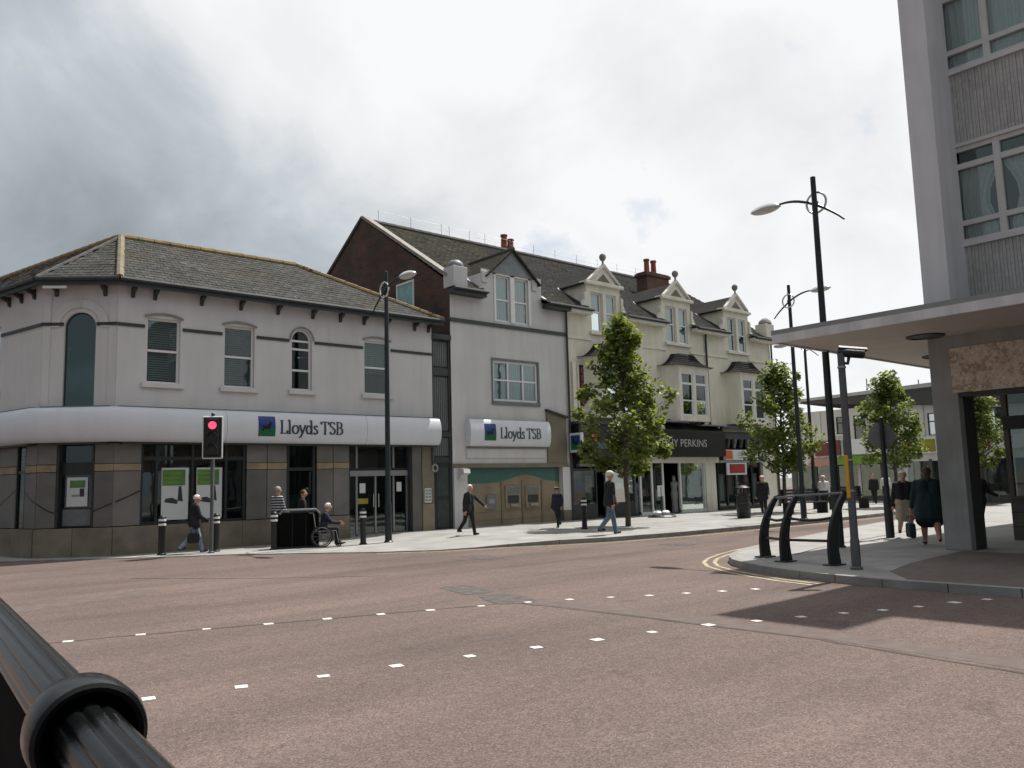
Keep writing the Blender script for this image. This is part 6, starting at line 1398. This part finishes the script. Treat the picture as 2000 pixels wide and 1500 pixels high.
# ------------------------------------------------------------------ trees
def tree(loc, H, z0, prof, seed, label, mat, leaves=5200, lean=(0, 0)):
    t = thing('street_tree', label, 'tree', loc, 0, 'young street trees', world=False); rg = random.Random(seed)
    top = Vector((lean[0], lean[1], H))
    P = [Vector((0, 0, 0)).lerp(top, q) + Vector((rg.uniform(-.05, .05), rg.uniform(-.05, .05), 0)) * (1 if 0 < q < 1 else 0) for q in [k / 9 for k in range(10)]]
    P[0].z = 0.0; mb = MB(); mb.tube(P, [0.10, 0.085, 0.078, 0.07, 0.06, 0.05, 0.04, 0.03, 0.02, 0.008], 9); clumps = []
    def rad(z): 
        q = (z - z0) / (H - z0)
        for (a, ra), (b, rb) in zip(prof, prof[1:]):
            if a <= q <= b: return ra + (rb - ra) * (q - a) / (b - a)
        return 0.05
    nb = 46
    for k in range(nb):
        z = z0 + 0.15 + (H - z0 - 0.3) * (k + rg.random()) / nb; a = k * 2.399 + rg.uniform(-.4, .4); r = rad(z) * rg.choice((rg.uniform(0.45, 0.95), rg.uniform(0.85, 1.22))); zs = max(z0 - 0.3, z - r * rg.uniform(0.5, 0.9)); q = zs / H
        s_ = Vector((0, 0, 0)).lerp(top, q); e = Vector((lean[0] * z / H + r * math.cos(a), lean[1] * z / H + r * math.sin(a), z)); m_ = s_.lerp(e, 0.5) + Vector((0, 0, -0.08 * r))
        mb.tube([s_, m_, e], [0.032, 0.02, 0.006], 5, caps=False)
        clumps.append((e, 0.28 + 0.14 * rg.random()))
        if rg.random() < 0.6: clumps.append((s_.lerp(e, 0.62) + Vector((rg.uniform(-.15, .15), rg.uniform(-.15, .15), rg.uniform(-.1, .15))), 0.34))
        if rg.random() < 0.55: clumps.append((e + Vector((rg.uniform(-.34, .34), rg.uniform(-.34, .34), rg.uniform(-.3, .34))), rg.uniform(0.14, 0.28)))
    mb.build('trunk', 'bark', t, smooth=True)
    lf = MB(); nl = leaves // len(clumps)
    for c, r in clumps:
        wgt = rg.uniform(0.3, 1.6)
        for k in range(int(nl * wgt)):
            d = Vector((rg.gauss(0, 1), rg.gauss(0, 1), rg.gauss(0, 0.85))); d = d.normalized() * r * rg.random() ** 0.45; p = c + d
            ax = (Vector((rg.gauss(0, 1), rg.gauss(0, 1), rg.gauss(-0.35, 0.6))) + d.normalized() * 0.7).normalized(); sd = ax.cross(Vector((rg.gauss(0, .6), rg.gauss(0, .6), 1))).normalized(); L_ = rg.uniform(0.11, 0.21); W_ = L_ * rg.uniform(0.36, 0.52); up_ = sd.cross(ax) * L_ * 0.12
            i = [lf.pt(*p), lf.pt(*(p + ax * L_ * 0.45 + sd * W_ + up_)), lf.pt(*(p + ax * L_)), lf.pt(*(p + ax * L_ * 0.45 - sd * W_ + up_))]; lf.face(i[:3]); lf.face((i[0], i[2], i[3]))
    me_ = lf
    me = bpy.data.meshes.new('crown'); me.from_pydata([tuple(v) for v in me_.v], [], me_.f); me.materials.append(MATS[mat]); ob = bpy.data.objects.new('crown', me); COL.objects.link(ob); ob.parent = t
    return t
PR = [(0, 0.55), (0.10, 1.15), (0.26, 1.42), (0.42, 1.25), (0.58, 0.85), (0.78, 0.45), (0.92, 0.22), (1.0, 0.05)]
tree((21.66, 19.10, 0.12), 7.25, 2.0, PR, 4, 'nearest street tree, standing before the cream house with the red sign', 'leaf_a', 8800)
PR2 = [(0, 0.8), (0.15, 1.3), (0.40, 1.45), (0.6, 1.15), (0.72, 0.75), (0.85, 0.62), (1.0, 0.12)]
tree((33.1, 20.0, 0.12), 6.6, 1.8, PR2, 9, 'street tree at the end of the cream terrace, behind a lamp post', 'leaf_b', 7500)
PR3 = [(0, 0.7), (0.15, 1.15), (0.40, 1.20), (0.65, 0.85), (0.75, 0.45), (0.9, 0.42), (1.0, 0.1)]
tree((38.95, 17.8, 0.12), 6.2, 2.0, PR3, 14, 'street tree behind the round sign, before the low white building', 'leaf_b', 6000)
tree((42.3, 15.35, 0.12), 5.2, 1.9, PR3, 19, 'furthest street tree, seen through the gap beside the canopy column', 'leaf_b', 5000)

# ------------------------------------------------------------------ people
def capsule(mb, a, b, ra, rb, n=12):
    a, b = Vector(a), Vector(b); d = b - a
    if d.length < 1e-5: d = Vector((0, 0, 1e-4)); b = a + d
    t = d.normalized(); P, Rr = [], []
    for k in range(5): an = math.pi / 2 * (1 - k / 4); P.append(a - t * ra * math.sin(an)); Rr.append(max(0.0008, ra * math.cos(an)))
    for k in range(5): an = math.pi / 2 * k / 4; P.append(b + t * rb * math.sin(an)); Rr.append(max(0.0008, rb * math.cos(an)))
    mb.tube(P, Rr, n)
def person(label, loc, face, H, top='cloth_black', legs='jeans', shoes='shoe', hair='hair_brown', skin='skin', stride=0.0, arms=((0, 8, 15), (0, 8, 15)), lean=0.0, coat=0.0, skirt=None, bare_legs=False, bare_arms=False, cap=None, long_hair=False, seated=False, wide=1.0, head_turn=0.0, stoop=0.0):
    """face: heading in degrees in the ground plane; arms: (swing forward, out, elbow bend) left then right"""
    T = thing('person', label, 'person', loc, R(face - 90), world=False)
    pr = []; h = H
    V = Vector
    LM = skin if bare_legs else legs
    def add(a, b, ra, rb, m_): pr.append((V(a), V(b), ra, rb, m_))
    hip = 0.515 * h
    tl = math.tan(R(lean))
    def up(x, y, z): return V((x, y + (z - hip) * tl, z))
    W = wide
    add(up(-.050 * h * W, 0, .535 * h), up(.050 * h * W, 0, .535 * h), .072 * h * W, .072 * h * W, legs if not skirt else skirt)
    for s_ in (-1, 1):
        add(up(s_ * .036 * h * W, 0, .575 * h), up(s_ * .040 * h * W, 0.005 * h, .66 * h), .068 * h * W, .070 * h * W, top)
        add(up(s_ * .040 * h * W, 0.005 * h, .66 * h), up(s_ * .052 * h * W, 0, .765 * h), .070 * h * W, .066 * h * W, top)
    add(up(-.088 * h * W, -.004 * h, .800 * h), up(.088 * h * W, -.004 * h, .800 * h), .040 * h, .040 * h, top)
    add(up(-.045 * h, -.006 * h, .825 * h), up(.045 * h, -.006 * h, .825 * h), .030 * h, .030 * h, top)
    hx = stoop * h
    neck = up(0, 0.0, .835 * h); hd = up(0, 0.018 * h + hx, .925 * h)
    add(neck, hd + V((0, -.004 * h, -.04 * h)), .034 * h, .030 * h, skin)
    add(hd + V((0, -.014 * h, .006 * h)), hd + V((0, -.004 * h, .020 * h)), .052 * h, .050 * h, skin)
    add(hd + V((0, .016 * h, -.030 * h)), hd + V((0, .014 * h, 0)), .032 * h, .043 * h, skin)
    add(hd + V((0, .052 * h, .006 * h)), hd + V((0, .064 * h, -.014 * h)), .006 * h, .011 * h, skin)
    for s_ in (-1, 1): add(hd + V((s_ * .053 * h, -.006 * h, .006 * h)), hd + V((s_ * .054 * h, -.008 * h, -.010 * h)), .011 * h, .009 * h, skin)
    # legs
    feet = []
    for s_, sw in ((-1, stride), (1, -stride)):
        hp = V((s_ * .052 * h * W, 0, hip))
        if seated: kn = hp + V((s_ * .02 * h, .235 * h, .02 * h)); an = kn + V((0, .02 * h, -.245 * h))
        else:
            a = R(sw); kn = hp + V((0, math.sin(a) * .245 * h, -math.cos(a) * .245 * h)); bend = R(6 if sw >= 0 else 26) * (1 if stride else 0.2); a2 = a - bend; an = kn + V((0, math.sin(a2) * .235 * h, -math.cos(a2) * .235 * h))
        lm_u = (skirt or LM) if skirt else LM
        add(hp, kn, .060 * h * W, .042 * h * (W * .5 + .5), LM); add(kn, an, .042 * h * (W * .5 + .5), (.027 if bare_legs else .034) * h, LM)
        to = an + V((s_ * .012 * h, .085 * h, -.012 * h)); he = an + V((0, -.018 * h, -.016 * h)); add(he, to, .024 * h, .020 * h, shoes); add(an, he, .026 * h, .024 * h, shoes if not bare_legs else skin); feet.append(min(he.z - .024 * h, to.z - .020 * h))
    if coat:
        add(up(0, -.012 * h, .60 * h), up(0, -.016 * h, (.52 - coat) * h), .074 * h * W, .090 * h * W, top)
        for s_ in (-1, 1): add(up(s_ * .045 * h * W, 0, .60 * h), up(s_ * .060 * h * W, -.004 * h, (.52 - coat) * h), .074 * h * W, .085 * h * W, top)
    if skirt:
        add(V((0, -.006 * h, .54 * h)), V((0, -.006 * h, .33 * h)), .072 * h * W, .086 * h * W, skirt)
        for s_ in (-1, 1): add(V((s_ * .040 * h * W, 0, .54 * h)), V((s_ * .055 * h * W, 0, .33 * h)), .070 * h * W, .082 * h * W, skirt)
    # arms
    hands = []
    for s_, (sw, outa, eb) in zip((-1, 1), arms):
        sh = up(s_ * .108 * h * W, -.004 * h, .797 * h); a, o = R(sw), R(outa)
        d = V((s_ * math.sin(o), math.sin(a) * math.cos(o), -math.cos(a) * math.cos(o))).normalized(); el = sh + d * .172 * h
        a2 = R(sw + eb); d2 = V((s_ * math.sin(o) * 0.6, math.sin(a2) * math.cos(o), -math.cos(a2) * math.cos(o))).normalized(); wr = el + d2 * .148 * h
        AM = skin if bare_arms else top
        add(sh, el, .040 * h, .033 * h, top); add(el, wr, .033 * h, (.022 if bare_arms else .027) * h, AM)
        pm = wr + d2 * .045 * h; add(wr, pm, .018 * h, .021 * h, skin); hands.append((s_, wr, pm, d2))
    # one continuous skin over all of it
    mb = MB()
    for a, b, ra, rb, m_ in pr: capsule(mb, a, b, ra, rb)
    me = bpy.data.meshes.new('tmp'); me.from_pydata([tuple(v) for v in mb.v], [], mb.f); bm_fix(me); ob = bpy.data.objects.new('tmp', me); COL.objects.link(ob)
    md = ob.modifiers.new('r', 'REMESH'); md.mode = 'VOXEL'; md.voxel_size = 0.019; sm = ob.modifiers.new('s', 'SMOOTH'); sm.factor = 0.5; sm.iterations = 4
    dg = bpy.context.evaluated_depsgraph_get(); body = bpy.data.meshes.new_from_object(ob.evaluated_get(dg)); bpy.data.objects.remove(ob); bpy.data.meshes.remove(me)
    names = []; 
    for p in pr:
        if p[4] not in names: names.append(p[4])
    n = len(body.polygons); cen = np.empty(n * 3); body.polygons.foreach_get('center', cen); cen = cen.reshape(-1, 3); best = np.full(n, 1e9); idx = np.zeros(n, int)
    for a, b, ra, rb, m_ in pr:
        A = np.array(a); D = np.array(b - a); L2 = max(1e-9, D @ D); t = np.clip(((cen - A) @ D) / L2, 0, 1); dist = np.linalg.norm(cen - (A + t[:, None] * D), axis=1) - (ra + (rb - ra) * t)
        k = dist < best - 1e-4; best[k] = dist[k]; idx[k] = names.index(m_)
    zoff = -min(feet)
    # fingers, eyes and mouth are joined into the same body mesh
    ex = MB(); 
    def mat_i(m_):
        if m_ not in names: names.append(m_)
        return names.index(m_)
    for s_, wr, pm, d2 in hands:
        ex.cur = mat_i(skin); side = V((0, 1, 0)) if abs(d2.y) < 0.8 else V((0, 0, 1)); side = (side - d2 * side.dot(d2)).normalized(); inw = d2.cross(side); inw = inw if inw.x * s_ < 0 else -inw
        for q, ln in ((-1.5, .034), (-.5, .041), (.5, .043), (1.5, .038)):
            r_ = pm + side * q * .0105 * h + d2 * .006 * h; k1 = r_ + d2 * ln * .5 * h + inw * .004 * h; k2 = k1 + (d2 * .75 + inw * .66).normalized() * ln * .5 * h
            ex.tube([r_, k1, k2], [.0062 * h, .0058 * h, .0045 * h], 6)
        th = wr + d2 * .012 * h + side * .020 * h; t1 = th + (d2 * .6 + side * .8).normalized() * .024 * h; ex.tube([th, t1, t1 + (d2 * .95 + inw * .3).normalized() * .022 * h], [.0075 * h, .0068 * h, .005 * h], 6)
    ex.cur = mat_i('eye_dark')
    for s_ in (-1, 1): capsule(ex, hd + V((s_ * .019 * h, .0445 * h, .008 * h)), hd + V((s_ * .023 * h, .0435 * h, .008 * h)), .0045 * h, .0045 * h, 6)
    ex.cur = mat_i('lip'); capsule(ex, hd + V((-.010 * h, .0465 * h, -.030 * h)), hd + V((.010 * h, .0465 * h, -.030 * h)), .0035 * h, .0035 * h, 6)
    nv = len(body.vertices); co = np.empty(nv * 3); body.vertices.foreach_get('co', co); vs = [tuple(v) for v in co.reshape(-1, 3)] + [tuple(v) for v in ex.v]
    fs = [tuple(p.vertices) for p in body.polygons] + [tuple(i + nv for i in f) for f in ex.f]; mi = list(idx) + list(ex.mi)
    bpy.data.meshes.remove(body)
    vs = [(x, y, z + zoff) for x, y, z in vs]
    me = bpy.data.meshes.new('body'); me.from_pydata(vs, [], fs)
    for m_ in names: me.materials.append(MATS[m_])
    me.polygons.foreach_set('material_index', [int(q) for q in mi]); me.polygons.foreach_set('use_smooth', [True] * len(fs))
    bo = bpy.data.objects.new('body', me); COL.objects.link(bo); bo.parent = T
    # hair cap
    hm = MB(); c = hd + V((0, -.010 * h, .016 * h + zoff)); nu, nv_ = 18, 12; G = []
    rg = random.Random(int(H * 1000 + loc[0] * 10))
    for i in range(nv_ + 1):
        th = math.pi * i / nv_; G.append([c + V((math.sin(th) * math.cos(2 * math.pi * j / nu) * .058 * h, math.sin(th) * math.sin(2 * math.pi * j / nu) * .062 * h, math.cos(th) * .058 * h)) * (1 + rg.uniform(-.03, .03)) for j in range(nu)])
    lim = -0.9 if long_hair else -0.25
    for i in range(nv_):
        for j in range(nu):
            ps = [G[i][j], G[i][(j + 1) % nu], G[i + 1][(j + 1) % nu], G[i + 1][j]]; q = (sum(ps, V((0, 0, 0))) / 4 - c).normalized()
            if q.y > 0.35 and q.z < 0.55: continue
            if q.z < lim: continue
            if q.y > 0.1 and q.z < -0.1: continue
            hm.quad(*[tuple(p) for p in ps])
    if long_hair: capsule(hm, c + V((0, -.035 * h, -.02 * h)), c + V((0, -.045 * h, -.10 * h)), .045 * h, .035 * h)
    ho = hm.build('hair', hair, T, smooth=True)
    if cap:
        cm = MB(); prof = [(0.064, 0.0), (0.066, 0.012), (0.058, 0.038), (0.036, 0.056), (0.003, 0.062)]; cm.lathe(c + V((0, 0.004 * h, .008 * h)), [(r_ * h, z * h) for r_, z in prof], 18)
        cm.prism([(c.x - .045 * h, c.y + .045 * h), (c.x + .045 * h, c.y + .045 * h), (c.x + .03 * h, c.y + .105 * h), (c.x - .03 * h, c.y + .105 * h)], c.z + .008 * h, c.z + .013 * h, 'z'); cm.build('hat', cap, T, smooth=True)
    return T
G0 = lambda x: pz(x)
person('white-haired man in dark jacket and jeans walking between the bank bollards', (8.42, 22.95, 0.022), -5, 1.60, 'cloth_black', 'jeans_pale', 'shoe', 'hair_white', stride=20, arms=((-18, 10, 20), (16, 12, 40)), coat=0.02, stoop=0.015)
person('person in a striped top standing behind the black cabinet', (10.98, 23.35, 0.022), 10, 1.74, 'cloth_striped', 'cloth_navy', hair='hair_grey', arms=((10, 10, 30), (10, 10, 30)), wide=1.08)
person('person in a black coat behind the black cabinet, right of the striped top', (11.55, 23.0, 0.022), -20, 1.62, 'cloth_black', 'cloth_black', hair='hair_brown', arms=((8, 10, 25), (12, 10, 30)), wide=1.1, coat=0.1, lean=6)
person('man in black by the cash machines with one arm held out', (15.95, 20.55, 0.115), -75, 1.57, 'cloth_black', 'cloth_black', hair='hair_white', stride=15, arms=((38, 26, 8), (-8, 10, 18)), coat=0.02, lean=4)
person('child in dark clothes and striped hat near the cash machines', (19.95, 20.75, 0.12), 200, 1.40, 'cloth_navy', 'cloth_black', hair='hair_brown', stride=17, arms=((14, 14, 25), (-14, 14, 25)), coat=0.04, cap='cloth_striped')
person('man in black jacket and jeans walking along the kerb by the nearest tree', (18.1, 16.62, 0.12), -20, 1.84, 'cloth_black', 'jeans', hair='cap_pale', stride=16, arms=((14, 9, 35), (-16, 9, 20)), coat=0.02, cap='cap_pale')
person('person in black walking past the shop with the orange sign', (29.2, 18.65, 0.12), 205, 1.60, 'cloth_black', 'cloth_black', hair='hair_white', stride=12, arms=((10, 10, 30), (-10, 10, 20)), coat=0.05)
person('distant person in a white top under the pink awning', (34.1, 18.75, 0.12), 190, 1.52, 'cloth_white', 'cloth_black', hair='cap_pale', stride=6, wide=1.1, cap='cap_pale')
person('distant person in black, left of the round sign post', (42.2, 20.45, 0.12), 195, 1.55, 'cloth_black', 'cloth_black', hair='hair_brown', stride=14)
person('most distant person, in a white jacket beside the one in black', (42.7, 20.05, 0.12), 195, 1.58, 'cloth_white', 'cloth_navy', hair='hair_grey', stride=10)
person('woman in black top and beige skirt walking beside the sign post', (20.15, 9.05, 0.12), 215, 1.60, 'cloth_black', 'cloth_khaki', 'shoe', 'hair_white', stride=14, arms=((6, 10, 20), (-10, 10, 15)), skirt='cloth_khaki', bare_legs=True, wide=1.05)
person('woman in a big dark green coat walking away beside the column', (18.52, 7.80, 0.12), 30, 1.66, 'cloth_darkgreen', 'cloth_black', 'shoe', 'hair_brown', stride=13, arms=((5, 14, 12), (-6, 14, 12)), skirt='cloth_black', bare_legs=True, wide=1.3, coat=0.12, long_hair=True)
person('person in black half hidden behind the canopy column', (20.95, 7.72, 0.12), -15, 1.62, 'cloth_black', 'cloth_black', hair='hair_brown', stride=12, arms=((40, 6, 30), (30, 6, 40)), wide=1.1)
person('seated white-haired person in dark clothes in the wheelchair', (11.62, 21.75, 0.06), -25, 1.60, 'cloth_navy', 'cloth_black', 'shoe', 'hair_white', seated=True, arms=((35, 8, 45), (35, 8, 45)), lean=8, stoop=0.02)

def wheelchair(loc, rot):
    t = thing('wheelchair', 'wheelchair with large dark wheels beside the black cabinet', 'wheelchair', loc, rot, world=False)
    for s_ in (-1, 1):
        w = MB().ring((s_ * 0.30, -0.05, 0.30), (0, 1, 0), (0, 0, 1), 0.29, 0.018, 28, 6).build('wheel', 'black_satin', t, smooth=True)
        MB().ring((s_ * 0.34, -0.05, 0.30), (0, 1, 0), (0, 0, 1), 0.25, 0.008, 28, 6).build('hand_rim', 'pole_grey', w, smooth=True)
        mb = MB()
        for k in range(10): a = 2 * math.pi * k / 10; mb.tube([(s_ * 0.30, -0.05, 0.30), (s_ * 0.30, -0.05 + 0.28 * math.cos(a), 0.30 + 0.28 * math.sin(a))], 0.004, 4)
        mb.build('spokes', 'pole_grey', w)
        MB().ring((s_ * 0.22, 0.42, 0.09), (0, 1, 0), (0, 0, 1), 0.075, 0.016, 18, 6).build('castor', 'black_satin', t, smooth=True)
        MB().tube([(s_ * 0.25, -0.28, 0.95), (s_ * 0.25, -0.20, 0.45), (s_ * 0.25, 0.35, 0.45), (s_ * 0.22, 0.42, 0.12)], 0.014, 7).build('side_frame', 'metal_grey', t, smooth=True); MB().box(s_ * 0.27 - 0.03, s_ * 0.27 + 0.03, -0.15, 0.25, 0.64, 0.68).build('armrest', 'black_satin', t); MB().box(s_ * 0.12 - 0.07, s_ * 0.12 + 0.07, 0.45, 0.62, 0.08, 0.10).build('footplate', 'black_satin', t); MB().tube([(s_ * 0.25, -0.28, 0.95), (s_ * 0.25, -0.40, 0.96)], 0.016, 7).build('push_handle', 'black_satin', t)
    MB().box(-0.24, 0.24, -0.2, 0.3, 0.44, 0.48).build('seat', 'cloth_black', t, bevel=0.01); MB().box(-0.24, 0.24, -0.27, -0.23, 0.48, 0.92).build('backrest', 'cloth_black', t, bevel=0.01)
wheelchair((11.62, 21.75, 0.022), R(-25 - 90))
def bag(loc, rot, mat, label, s=1.0):
    t = thing('shopping_bag', label, 'bag', loc, rot, world=False)
    MB().prism([(-0.20 * s, 0), (0.20 * s, 0), (0.23 * s, 0.18 * s), (0.19 * s, 0.38 * s), (-0.19 * s, 0.38 * s), (-0.23 * s, 0.18 * s)], -0.08 * s, 0.08 * s, 'o').build('bag_body', mat, t, bevel=0.03)
    for o in (-0.05, 0.05): MB().tube([(-0.10 * s, o * s, 0.37 * s), (-0.08 * s, o * s, 0.52 * s), (0, o * s * 0.4, 0.58 * s), (0.08 * s, o * s, 0.52 * s), (0.10 * s, o * s, 0.37 * s)], 0.008, 6).build('handle', mat, t, smooth=True)
bag((18.30, 8.13, 0.28), R(40), 'cloth_darkgreen', 'dark green shopping bag carried by the woman in the green coat', 0.8)
bag((8.30, 22.72, 0.30), R(0), 'cloth_black', 'small black bag carried by the white-haired man', 0.7)
